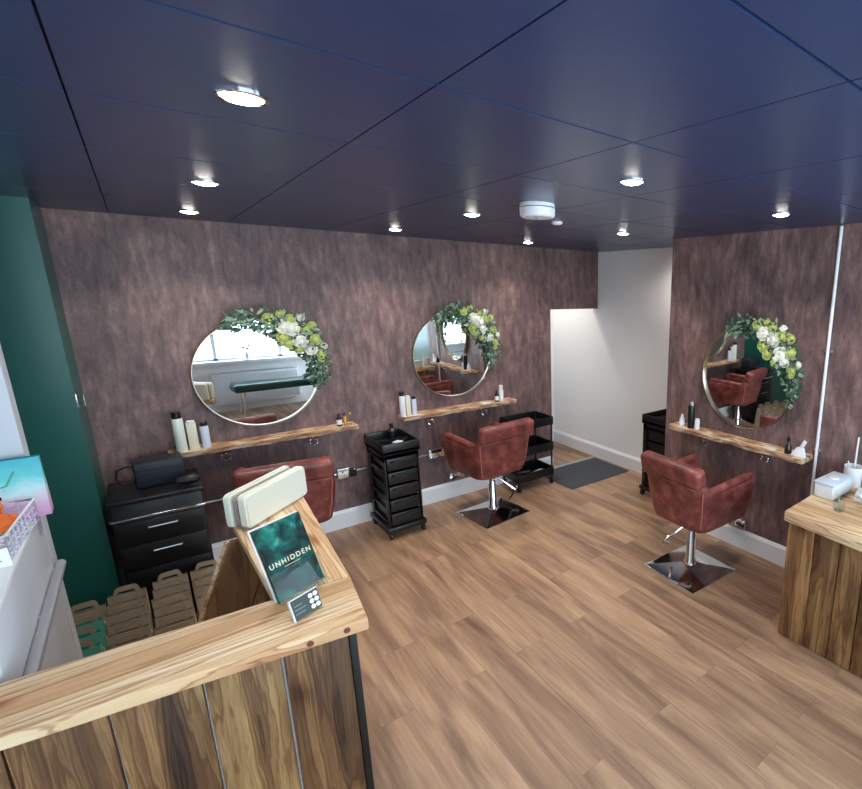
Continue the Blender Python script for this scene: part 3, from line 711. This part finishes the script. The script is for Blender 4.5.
# ------------------------------------------------------------------ reception counter (front)
t = thing('reception_counter', 'L shaped reception counter of pine top and stained plank cladding in the foreground', 'counter', (0, 0, 0))
ZT = .95; TH = .042
MB().prism([(-.95, -2.605), (.397, -2.81), (.428, -2.511), (-.95, -2.40)], ZT - TH, ZT, .005).build('counter_top', pine_x, t, smooth=30)
MB().prism([(.195, -2.4895), (.428, -2.5085), (.478, -1.50), (.166, -1.70)], ZT - TH, ZT - .0005, .004).build('return_top', pine_y, t, smooth=30)
A = Vector((.365, -2.79, 0)); D = Vector((-.95, -2.592, 0)) - A; D.normalize(); N = Vector((D.y, -D.x, 0))
if N.y > 0: N = -N
def seg(s0, s1, dep0, dep1):
    q = [A + D * s0 + N * dep0, A + D * s1 + N * dep0, A + D * s1 + N * dep1, A + D * s0 + N * dep1]; return [(p.x, p.y) for p in q]
m = MB(); s = .026; k = 0
while s < 1.28:
    wv = (.176, .180, .187, .18)[k % 4]
    m.prism(seg(s, s + wv, -.006 + .002 * (k % 2), -.028), .01, ZT - TH - .001, .003); s += wv + .0065; k += 1
m.build('plank_cladding', clad, t, smooth=30)
MB().prism(seg(.03, 1.28, -.029, -.034), .01, ZT - TH - .002).build('backing_sheet', white_pl, t, smooth=0)  # white sheet stands in for light showing through the plank gaps
MB().prism(seg(.002, .024, -.001, -.034), 0, ZT - TH - .001, .002).build('corner_post', black_mt, t)
MB().box((.415, -2.45, .01), (.437, -1.62, ZT - TH - .001), .003).build('return_cladding', dark_wood, t)
MB().box((.325, -2.745, 0), (.352, -2.5, ZT - TH - .001), .002).build('end_panel', dark_wood, t)
for x_, z_ in ((.335, .931), (.235, .926)):
    MB().cyl(.010, 0, .0008, 14, T(x_, -2.8008 + (.335 - x_) * .1528 - .0002, z_, math.radians(-8.7), PI / 2)).build('edge_knot', knot_m, t)
# leaning plank panel at the return's far end
rc_ = t
t = bpy.data.objects.new('leaning_panel', None); COL.objects.link(t); t.parent = rc_; t.location = (0, -1.80, 0)
sl = .148 / .364
for k in range(2):
    x0 = -.225 + k * .172; w_ = .168
    MB().prism([(0, 0), (.022, 0), (.022, w_), (0, w_)], 0, .001) if False else None
    bm = bmesh.new(); zt = .905; y0, y1 = -.013, .013
    vs_ = [bm.verts.new(p) for p in ((x0, y0, 0), (x0 + w_, y0, 0), (x0 + w_ + sl * zt, y0, zt), (x0 + sl * zt, y0, zt), (x0, y1, 0), (x0 + w_, y1, 0), (x0 + w_ + sl * zt, y1, zt), (x0 + sl * zt, y1, zt))]
    for f in ((0, 1, 2, 3), (7, 6, 5, 4), (0, 4, 5, 1), (1, 5, 6, 2), (2, 6, 7, 3), (3, 7, 4, 0)): bm.faces.new([vs_[i] for i in f])
    bmesh.ops.recalc_face_normals(bm, faces=list(bm.faces)); bmesh.ops.bevel(bm, geom=list(bm.edges), offset=.003, segments=1, affect='EDGES')
    mm = MB(); mm._add(bm, None); mm.build('plank', dark_wood, t, smooth=30)
mm = MB(); mm.tube([(-.236, -.004, 0), (-.236 + sl * .905, -.004, .905)], .011, 4); mm.build('lit_edge_strip', pine_y, t, smooth=0)  # pale strip: light on the panel's left edge, put in as colour

# cream double shell case on the return's far end
t = thing('cream_shell_case', 'cream double shell case with a grey central band on the far counter end', 'case', (.318, -1.660, ZT), math.radians(44))
def slab(y0, y1, name, mat, L=.20, hh=.155, r=.022, z0=0):
    bm = bmesh.new(); pts = []
    for cx_, cz_, a0 in ((L - r, r + z0, -PI / 2), (L - r, hh - r, 0), (-L + r, hh - r, PI / 2), (-L + r, r + z0, PI)):
        for k in range(6): a = a0 + PI / 2 * k / 5; pts.append((cx_ + r * math.cos(a), cz_ + r * math.sin(a)))
    lo = [bm.verts.new((p[0], y0, p[1])) for p in pts]; hi = [bm.verts.new((p[0], y1, p[1])) for p in pts]
    bm.faces.new(lo); bm.faces.new(list(reversed(hi)))
    for i in range(len(pts)): bm.faces.new((lo[i], lo[(i + 1) % len(pts)], hi[(i + 1) % len(pts)], hi[i]))
    bmesh.ops.recalc_face_normals(bm, faces=list(bm.faces)); bmesh.ops.bevel(bm, geom=[e for e in bm.edges if abs(e.verts[0].co.y - e.verts[1].co.y) < 1e-6], offset=.008, segments=3, affect='EDGES')
    m = MB(); m._add(bm, None); m.build(name, mat, t, smooth=50)
slab(-.058, -.016, 'front_shell', cream_pl); slab(.016, .05, 'rear_shell', cream_pl); slab(-.017, .017, 'central_band', grey_pl, L=.19, hh=.142, z0=.004)

# leaflet holder
def text_mesh(txt, size, mat, parent, mtx, name='lettering', sp=1.0):
    c = bpy.data.curves.new('txt', 'FONT'); c.body = txt; c.size = size; c.align_x = 'CENTER'; c.align_y = 'CENTER'; c.extrude = .0002; c.space_character = sp; c.offset = size * .01
    o = bpy.data.objects.new('txt', c); COL.objects.link(o); dg = bpy.context.evaluated_depsgraph_get()
    me = bpy.data.meshes.new_from_object(o.evaluated_get(dg)); bpy.data.objects.remove(o); bpy.data.curves.remove(c)
    me.transform(mtx); me.materials.clear(); me.materials.append(mat)
    r = bpy.data.objects.new(name, me); COL.objects.link(r); r.parent = parent; return r
lh = thing('leaflet_holder', 'clear acrylic leaflet holder standing on the counter corner', 'leaflet holder', (.283, -2.503, ZT), math.radians(27.6))
tilt = math.radians(-19)
ml = T(0, 0, .0, 0, tilt)     # leans back
MB().box((-.09, .018, 0), (.09, .021, .266), .001, 1, ml).build('back_plate', glass, lh, smooth=0)
MB().box((-.09, -.006, 0), (.09, -.003, .10), .001, 1, ml).build('front_pocket', glass, lh, smooth=0)
m = MB(); m.box((-.092, -.006, 0), (-.09, .021, .10), 0, 1, ml).box((.09, -.006, 0), (.092, .021, .10), 0, 1, ml).box((-.092, -.03, 0), (.092, .05, .003)).box((-.092,-.006,.098),(.092,-.003,.1015),0,1,ml)
m.build('pocket_sides', white_gloss if False else glass, lh, smooth=0)
m = MB(); m.box((-.091, .0165, .0), (-.087, .022, .268), .0005, 1, ml).box((-.091, .0165, .263), (.087, .022, .268), .0005, 1, ml); m.build('bright_edge', white_gloss, lh)
lf = thing('leaflet', 'teal marbled leaflet reading UNHIDDEN in the acrylic holder', 'leaflet', (.283, -2.503, ZT), math.radians(27.6))
MB().box((-.086, .006, .004), (.086, .0155, .262), .0008, 1, ml).build('paper', leaflet_m, lf, smooth=0)
mt = ml @ Matrix.Translation((0, .0055, .125)) @ Matrix.Rotation(PI / 2, 4, 'X')
text_mesh('UNHIDDEN', .0245, goldtxt, lf, mt, sp=1.3)
mt2 = ml @ Matrix.Translation((-.006, .0055, .099)) @ Matrix.Rotation(PI / 2, 4, 'X')
MB().box((-.03, .0048, .106), (.03, .0055, .1075), 0, 1, ml).build('printed_line', goldtxt, lf)
chd = thing('card_holder', 'small clear card holder in front of the leaflet holder', 'card holder', (.262, -2.668, ZT), math.radians(25))
MB().box((-.047, -.004, 0), (.047, .02, .003), .001).build('foot', glass, chd); MB().box((-.05, .006, .003), (.05, .009, .052), .0008, 1, T(0, 0, 0, 0, -.3)).build('back_plate', glass, chd)
cd = thing('loyalty_card', 'dark stamp card with six white circles in the small card holder', 'card', (.262, -2.668, ZT), math.radians(25))
mc = T(0, 0, .004, 0, -.3)
MB().box((-.047, -.002, .002), (.047, .005, .068), .0006, 1, mc).build('card_stock', card_m, cd, smooth=0)
MB().box((-.049, -.003, .0), (-.0465, .006, .07), 0, 1, mc).box((-.049, -.003, .068), (.048, .006, .0705), 0, 1, mc).build('white_edge', white_gloss, cd)
for i in range(3):
    for j in range(2):
        MB().cyl(.0074, 0, .0008, 20, mc @ T(.019 + j * .017, -.002, .016 + i * .0185, 0, PI / 2)).build('stamp_circle', lab_w, cd)
        MB().box((.017 + j * .017, -.0032, .0155 + i * .0185), (.021 + j * .017, -.0029, .0168 + i * .0185), 0, 1, mc).build('stamp_mark', ink, cd)
for i, (a, b_) in enumerate(((-.04, -.008), (-.04, -.002), (-.038, -.012))):
    MB().box((a, -.0026, .018 + i * .013), (b_, -.002, .021 + i * .013), 0, 1, mc).build('printed_line', ink, cd)

# ------------------------------------------------------------------ white cabinet at the left with its things
t = thing('white_cabinet', 'tall white cabinet with a grey horizontal rail at the left edge', 'cabinet', (-.72, -1.92, 0))
MB().box((-.28, -.47, 0), (.30, .515, 1.07), .004).build('cabinet_body', fridge_w, t)
MB().box((-.29, -.475, 1.07), (.302, .517, 1.09), .004).build('cabinet_top', white_gloss, t)
MB().tube([(.318, .535, .83), (.318, -.47, .83)], .017, 14).build('rail', rail_m, t)
m = MB()
for y in (-.4, .05, .45): m.box((.295, y - .012, .82), (.312, y + .012, .842), .002)
m.build('rail_bracket', rail_m, t)
t = thing('wire_basket', 'white wire grid basket on the white cabinet', 'basket', (-.505, -1.73, 1.092), math.radians(-4))
m = MB(); bx, by, bh = .085, .19, .085
for x in [(-bx + 2 * bx * k / 4) for k in range(5)]:
    for y in (-by, by): m.tube([(x, y, 0), (x, y, bh)], .0018, 6)
for y in [(-by + 2 * by * k / 8) for k in range(9)]:
    for x in (-bx, bx): m.tube([(x, y, 0), (x, y, bh)], .0018, 6)
    m.tube([(-bx, y, 0), (bx, y, 0)], .0018, 6)
for z in (0, .03, .058): m.tube([(-bx, -by, z), (bx, -by, z), (bx, by, z), (-bx, by, z)], .0018, 6, closed=True)
m.build('wire_grid', plain('white_wire', srgb(196, 200, 222), .4), t)
MB().tube([(-bx, -by, bh), (bx, -by, bh), (bx, by, bh), (-bx, by, bh)], .004, 8, closed=True).build('rim', white_gloss, t)
def paper_bag(parent, w, d, h, mat, hmat=None, cord=False, flat=False):
    b = bmesh.new(); x, y = w / 2, d / 2; ty = y * (.35 if not flat else .8)
    lo = [b.verts.new(p) for p in ((-x, -y, 0), (x, -y, 0), (x, y, 0), (-x, y, 0))]
    mid = [b.verts.new(p) for p in ((-x, -y, h * .25), (x, -y, h * .25), (x, y, h * .25), (-x, y, h * .25))]
    hi = [b.verts.new(p) for p in ((-x, -ty, h), (x, -ty, h), (x, ty, h), (-x, ty, h))]
    b.faces.new(list(reversed(lo)))
    for A_, B_ in ((lo, mid), (mid, hi)):
        for i in range(4): b.faces.new((A_[i], A_[(i + 1) % 4], B_[(i + 1) % 4], B_[i]))
    m = MB(); m._add(b, None); o = m.build('bag_body', mat, parent, smooth=0)
    md = o.modifiers.new('thickness', 'SOLIDIFY'); md.thickness = .0012
    return ty
t = thing('gift_bag', 'turquoise and pink gift bag standing on the white cabinet', 'gift bag', (-.50, -1.470, 1.092), math.radians(2))
ty = paper_bag(t, .25, .08, .235, gift_m)
for s_ in (-1, 1): MB().tube([(-.05, s_ * ty - .002, .195), (-.055, s_ * ty - .012, .17), (-.02, s_ * ty - .02, .13), (.03, s_ * ty - .02, .14), (.055, s_ * ty - .01, .19)], .003, 6).build('cord_handle', teal_p, t)
t = thing('plush_toy', 'small orange plush toy in the wire basket', 'plush toy', (-.50, -1.62, 1.096), .3)
m = MB(); m.lathe([(0, 0), (.035, .004), (.045, .03), (.035, .06), (.02, .072), (0, .075)], 16); m.build('body', orange, t)
m = MB(); m.lathe([(0, -.03), (.022, -.022), (.03, 0), (.022, .022), (0, .03)], 16, T(0, 0, .095)); m.build('head', orange, t)
for sx in (-1, 1):
    MB().lathe([(0, -.012), (.01, -.006), (.011, .004), (0, .012)], 10, T(sx * .02, 0, .122)).build('ear', amber, t)
    MB().tube([(sx * .035, 0, .05), (sx * .055, -.01, .035)], [.014, .012], 8).build('arm', orange, t)
t = thing('price_card', 'small white card with dark print leaning on the white cabinet', 'card', (-.47, -1.99, 1.092), math.radians(20))
MB().box((-.05, 0, 0), (.05, .002, .06), .0005, 1, T(0, 0, 0, 0, -.3)).build('card_stock', lab_w, t)
MB().box((-.03, -.0008, .02), (.03, 0, .024), 0, 1, T(0, 0, 0, 0, -.3)).build('printed_line', ink, t)

# ------------------------------------------------------------------ paper carrier bags in rows on the floor
def carrier(mat, name='paper_bag'):
    t = thing(name, '', 'paper bag')
    ty = paper_bag(t, .160, .08, .26, mat)
    for s_ in (-1, 1):
        b = bmesh.new()                  # die-cut flat handle: an arch with a slot
        out_ = [(-.060, .25), (-.048, .292), (-.036, .302), (.036, .302), (.048, .292), (.060, .25)]
        inn = [(-.044, .25), (-.037, .276), (-.030, .282), (.030, .282), (.037, .276), (.044, .25)]
        y0 = s_ * ty * .8; y1 = y0 + .002
        V = [[b.verts.new((p[0], y, p[1])) for p in L_] for y in (y0, y1) for L_ in (out_, inn)]
        for i in range(5):
            b.faces.new((V[0][i], V[0][i + 1], V[1][i + 1], V[1][i])); b.faces.new((V[2][i], V[3][i], V[3][i + 1], V[2][i + 1]))
            b.faces.new((V[0][i], V[2][i], V[2][i + 1], V[0][i + 1])); b.faces.new((V[1][i], V[1][i + 1], V[3][i + 1], V[3][i]))
        m = MB(); m._add(b, None); m.build('handle', kraft, t, smooth=0)
    MB().box((-.076, -.030, .16), (.076, .030, .175), .002).build('tissue_filling', lab_w if mat is kraft else kraft, t)
    return t
kb = None; rnd = random.Random(4)
cols = ((-.285, 'beside the teal bags', [-.63, -.74, -.85, -.96, -1.07, -1.18, -1.29, -1.40]), (-.105, 'in front of the wide black trolley', [-.60, -.71, -.82, -.93, -1.04, -1.15, -1.26]), (.075, 'nearest the leaning planks', [-.60, -.71, -.83, -.95]))
ordn = ['rearmost', 'second from the back', 'third from the back', 'fourth from the back', 'fifth from the back', 'sixth from the back', 'seventh from the back', 'frontmost']
for x, wh, yy in cols:
    for n_, y in enumerate(yy):
        kb = carrier(kraft) if kb is None else copy_tree(kb)
        kb.location = (x + rnd.uniform(-.008, .008), y, 0); kb.rotation_euler = (0, 0, rnd.uniform(-.09, .09))
        kb['label'] = 'kraft bag, %s in the row %s' % (ordn[-1] if n_ == len(yy) - 1 else ordn[n_], wh); kb['category'] = 'paper bag'; kb['group'] = 'kraft carrier bags behind the counter'
kb = copy_tree(kb); kb.location = (-.455, -.70, 0); kb.rotation_euler = (0, 0, .05); kb['label'] = 'brown kraft bag standing behind the teal bags against the green wall'
tb = None
for y, lb in ((-.85, 'rearmost of the three teal paper bags'), (-.98, 'middle one of the three teal paper bags'), (-1.11, 'front one of the three teal paper bags, nearest the counter')):
    tb = carrier(teal_p) if tb is None else copy_tree(tb)
    tb.location = (-.46, y, 0); tb.rotation_euler = (0, 0, rnd.uniform(-.05, .08)); tb['label'] = lb; tb['category'] = 'paper bag'; tb['group'] = 'teal carrier bags'

# ------------------------------------------------------------------ right plank counter with its things
t = thing('plank_counter', 'stained plank counter with a thick pine top at the right edge', 'counter', (0, 0, 0))
MB().prism([(2.485, -3.145), (3.245, -3.13), (3.245, -4.7), (2.40, -4.7), (2.44, -3.62)], .742, .80, .006).build('counter_top', pine_y, t, smooth=30)
m = MB(); y = -3.158; k = 0
while y > -4.65:
    wv = (.152, .134, .122, .15, .14)[k % 5]; x = 2.525
    m.box((x, y - wv, .004), (x + .022, y, .741), .003); y -= wv + .004; k += 1
m.build('plank_cladding', clad, t, smooth=30)
m = MB(); x = 2.552
while x < 3.1: m.box((x, -3.158 - .022, .004), (min(x + .15, 3.22), -3.158, .741), .003); x += .154
m.build('end_cladding', clad, t, smooth=30)
MB().box((2.55, -4.65, .004), (2.556, -3.2, .74)).build('backing_sheet', black_mt, t, smooth=0)
t = thing('wipes_box', 'white lidded wipes box on the far left of the right counter', 'box', (2.935, -3.215, .80), -.05)
MB().box((-.12, -.06, 0), (.12, .06, .085), .012, 3).build('box_body', white_pl, t); MB().box((-.123, -.063, .085), (.123, .063, .10), .006).build('lid', lab_b, t); MB().lathe([(0, 0), (.03, 0), (.028, .008), (0, .008)], 20, T(0, 0, .10)).build('dispenser_cap', white_gloss, t)
t = thing('glass_jar', 'small clear glass jar with metal tongs on the right counter', 'jar', (2.72, -3.345, .80))
MB().lathe([(0, 0), (.028, 0), (.032, .01), (.032, .055), (.026, .065), (.024, .065), (.029, .054), (.029, .012), (0, .006)]).build('jar_body', glass, t); MB().tube([(-.01, 0, .01), (.01, .005, .09)], .003, 6).tube([(.008, 0, .01), (-.012, .008, .085)], .003, 6).build('tongs', steel, t)
t = thing('brush_pot', 'white pot holding tinting brushes behind the wipes box', 'pot', (3.16, -3.24, .80))
MB().lathe([(0, 0), (.045, 0), (.052, .01), (.056, .13), (.052, .13), (.047, .012), (0, .008)]).build('pot_body', white_pl, t)
MB().tube([(0, 0, .02), (-.05, .02, .17)], .004, 6).build('brush_handle', white_gloss, t); MB().tube([(.01, 0, .02), (.075, .02, .30)], .006, 8).build('brush_handle', white_gloss, t)
t = thing('mixing_bowl', 'white mixing jug nearest the camera on the right counter', 'jug', (2.77, -3.52, .80))
MB().lathe([(0, 0), (.05, 0), (.06, .008), (.085, .11), (.088, .115), (.082, .115), (.055, .014), (0, .01)]).build('jug_body', white_pl, t)
MB().tube([(-.075, -.02, .1), (-.12, -.03, .09), (-.11, -.03, .03), (-.062, -.018, .03)], .007, 8).build('jug_handle', white_pl, t)
t = thing('folded_towel', 'folded white towel lying beside the jug on the right counter', 'towel', (2.97, -3.40, .80), .2)
MB().box((-.07, -.06, 0), (.07, .06, .03), .013, 3).box((-.068, -.058, .03), (.068, .058, .058), .013, 3).build('towel_folds', white_pl, t, smooth=60)

# ------------------------------------------------------------------ bottles on the shelves
def bottle(loc, r, h, caph, body_m, cap_m, label, name='bottle', square=False, cat='bottle', rz=0, capr=.85, lab=None):
    t = thing(name, label, cat, loc, rz)
    if square:
        MB().box((-r, -r * .6, 0), (r, r * .6, h), .004).build('bottle_body', body_m, t)
    else: MB().lathe([(0, 0), (r * .95, 0), (r, .004), (r, h - .008), (r * .9, h), (0, h)]).build('bottle_body', body_m, t)
    MB().lathe([(0, h), (r * capr, h), (r * capr, h + caph - .002), (r * capr * .9, h + caph), (0, h + caph)]).build('cap', cap_m, t)
    if lab is not None: MB().lathe([(r + .0006, h * .2), (r + .0006, h * .75)]).build('paper_label', lab, t)
    return t
ZS = .905
bottle((.075, -.10, ZS), .030, .225, .042, lab_g, black_pl, 'tall pale green bottle with a black cap, leftmost on the left shelf')
bottle((.14, -.095, ZS), .026, .185, .012, lab_y, lab_w, 'pale yellow bottle standing second on the left shelf', square=True)
bottle((.205, -.10, ZS), .024, .152, .022, lab_b, black_pl, 'short pale blue bottle with black cap, third on the left shelf')
t = bottle((1.04, -.09, ZS), .018, .07, .03, amber, black_pl, 'small dark dropper bottle at the right end of the left shelf', capr=.5, lab=lab_w)
bottle((1.085, -.08, ZS), .011, .075, .018, pump_y, amber, 'slim amber vial beside the dark bottle on the left shelf')
bottle((1.125, -.08, ZS), .011, .08, .018, glass, pump_y, 'slim clear vial, rightmost on the left shelf')
bottle((1.54, -.10, ZS), .024, .18, .035, lab_w, black_pl, 'tall white bottle with black cap, leftmost on the middle shelf')
bottle((1.59, -.095, ZS), .020, .165, .01, lab_y, white_pl, 'cream box bottle standing second on the middle shelf', square=True)
bottle((1.64, -.10, ZS), .020, .14, .022, lab_b, black_pl, 'pale blue bottle with black cap, third on the middle shelf')
bottle((2.455, -.10, ZS), .020, .075, .035, amber, black_pl, 'dark round bottle with white label on the middle shelf', capr=.45, lab=lab_w)
bottle((2.51, -.09, ZS), .023, .105, .05, lab_w, white_gloss, 'white bottle with tall white cap at the right of the middle shelf', capr=.8)
t = MB().box((-.045, -.03, 0), (.045, .03, .010), .002).build('business_card_stack', lab_w, loc=(2.33, -.11, ZS)); tag(t, 'low stack of white cards lying on the middle shelf', 'cards')
xs3 = XR - .09
bottle((xs3, -1.855, ZS), .022, .065, .03, lab_b, lab_w, 'small clear blue bottle, leftmost on the right wall shelf', capr=.5, lab=lab_w)
bottle((xs3, -1.945, ZS), .028, .19, .03, black_pl, steel, 'tall black spray can with steel top on the right wall shelf', name='spray_can', cat='spray can')
bottle((xs3, -2.01, ZS), .020, .075, .012, lab_w, white_gloss, 'short white tube beside the black spray can', name='cream_tube', cat='tube')
t = thing('pump_bottle', 'dark brown pump bottle at the right end of the right wall shelf', 'bottle', (xs3 - .01, -2.80, ZS))
MB().lathe([(0, 0), (.024, 0), (.026, .004), (.022, .045), (.010, .075), (.009, .09), (0, .09)]).build('bottle_body', amber, t); MB().lathe([(0, .09), (.011, .09), (.011, .105), (.004, .107), (.004, .118), (0, .118)]).tube([(0, 0, .118), (-.022, 0, .116)], .004, 8).build('pump', black_pl, t)
t = thing('squeeze_bottle', 'white angled applicator bottle by the conduit on the right wall shelf', 'bottle', (xs3 - .02, -2.88, ZS), -PI / 2)
MB().prism([(-.055, -.012), (.055, -.012), (.055, .012), (-.055, .012)], 0, .065, .004, top=[(-.012, -.012), (.035, -.012), (.035, .012), (-.012, .012)]).build('bottle_body', lab_w, t)
MB().box((-.012, -.010, 0), (.012, .010, .06), .005, 2, T(.015, 0, .062, 0, 0, -.45 + .9)).build('nozzle', white_gloss, t)
t = MB().box((-.03, -.05, 0), (.03, .05, .008), .002).build('business_card_stack', lab_y, loc=(xs3, -2.66, ZS)); tag(t, 'cream card stack lying on the right wall shelf', 'cards')

# ------------------------------------------------------------------ the window side, seen in the mirrors
t = thing('radiator', 'white panel radiator under the front window, seen in the left mirror', 'radiator', (1.6, YF + .06, .12))
m = MB(); m.box((-.6, -.03, 0), (.6, .03, .5), .006)
m.build('panel', white_gloss, t)
m = MB()
for k in range(36): m.box((-.58 + k * .0325, .028, .03), (-.565 + k * .0325, .038, .47), .003)
m.build('convector_ridges', white_gloss, t)
MB().box((-.6, -.035, .5), (.6, .035, .512), .002).build('top_grille', steel, t)
t = thing('padded_bench', 'dark green padded bench with metal legs before the window', 'bench', (1.9, -5.0, 0))
MB().box((-.75, -.2, .40), (.75, .2, .52), .045, 4).build('cushion', green_dk, t)
for sx in (-1, 1):
    for sy in (-1, 1): MB().tube([(sx * .62, sy * .14, .41), (sx * .66, sy * .16, 0)], .014, 10).build('leg', chrome, t)
t = thing('standing_sign', 'small dark green standing board on the window sill', 'sign', (.55, YF + .07, .82), .3)
MB().box((-.07, -.01, 0), (.07, .01, .26), .003, 1, T(0, 0, 0, 0, .1)).build('board', green_dk, t)
t = thing('pink_flower_vase', 'small vase of pink flowers on the window sill', 'vase', (1.5, YF + .08, .82))
MB().lathe([(0, 0), (.03, 0), (.04, .05), (.02, .1), (.025, .12), (0, .12)]).build('vase_body', white_gloss, t)
rnd = random.Random(3)
for k in range(5):
    m = rose_mb(.035, k); bmesh.ops.transform(m.bm, matrix=Matrix.Translation((rnd.uniform(-.06, .06), rnd.uniform(-.04, .04), .18 + rnd.uniform(-.02, .06))), verts=m.bm.verts); m.build('bloom', pink, t)
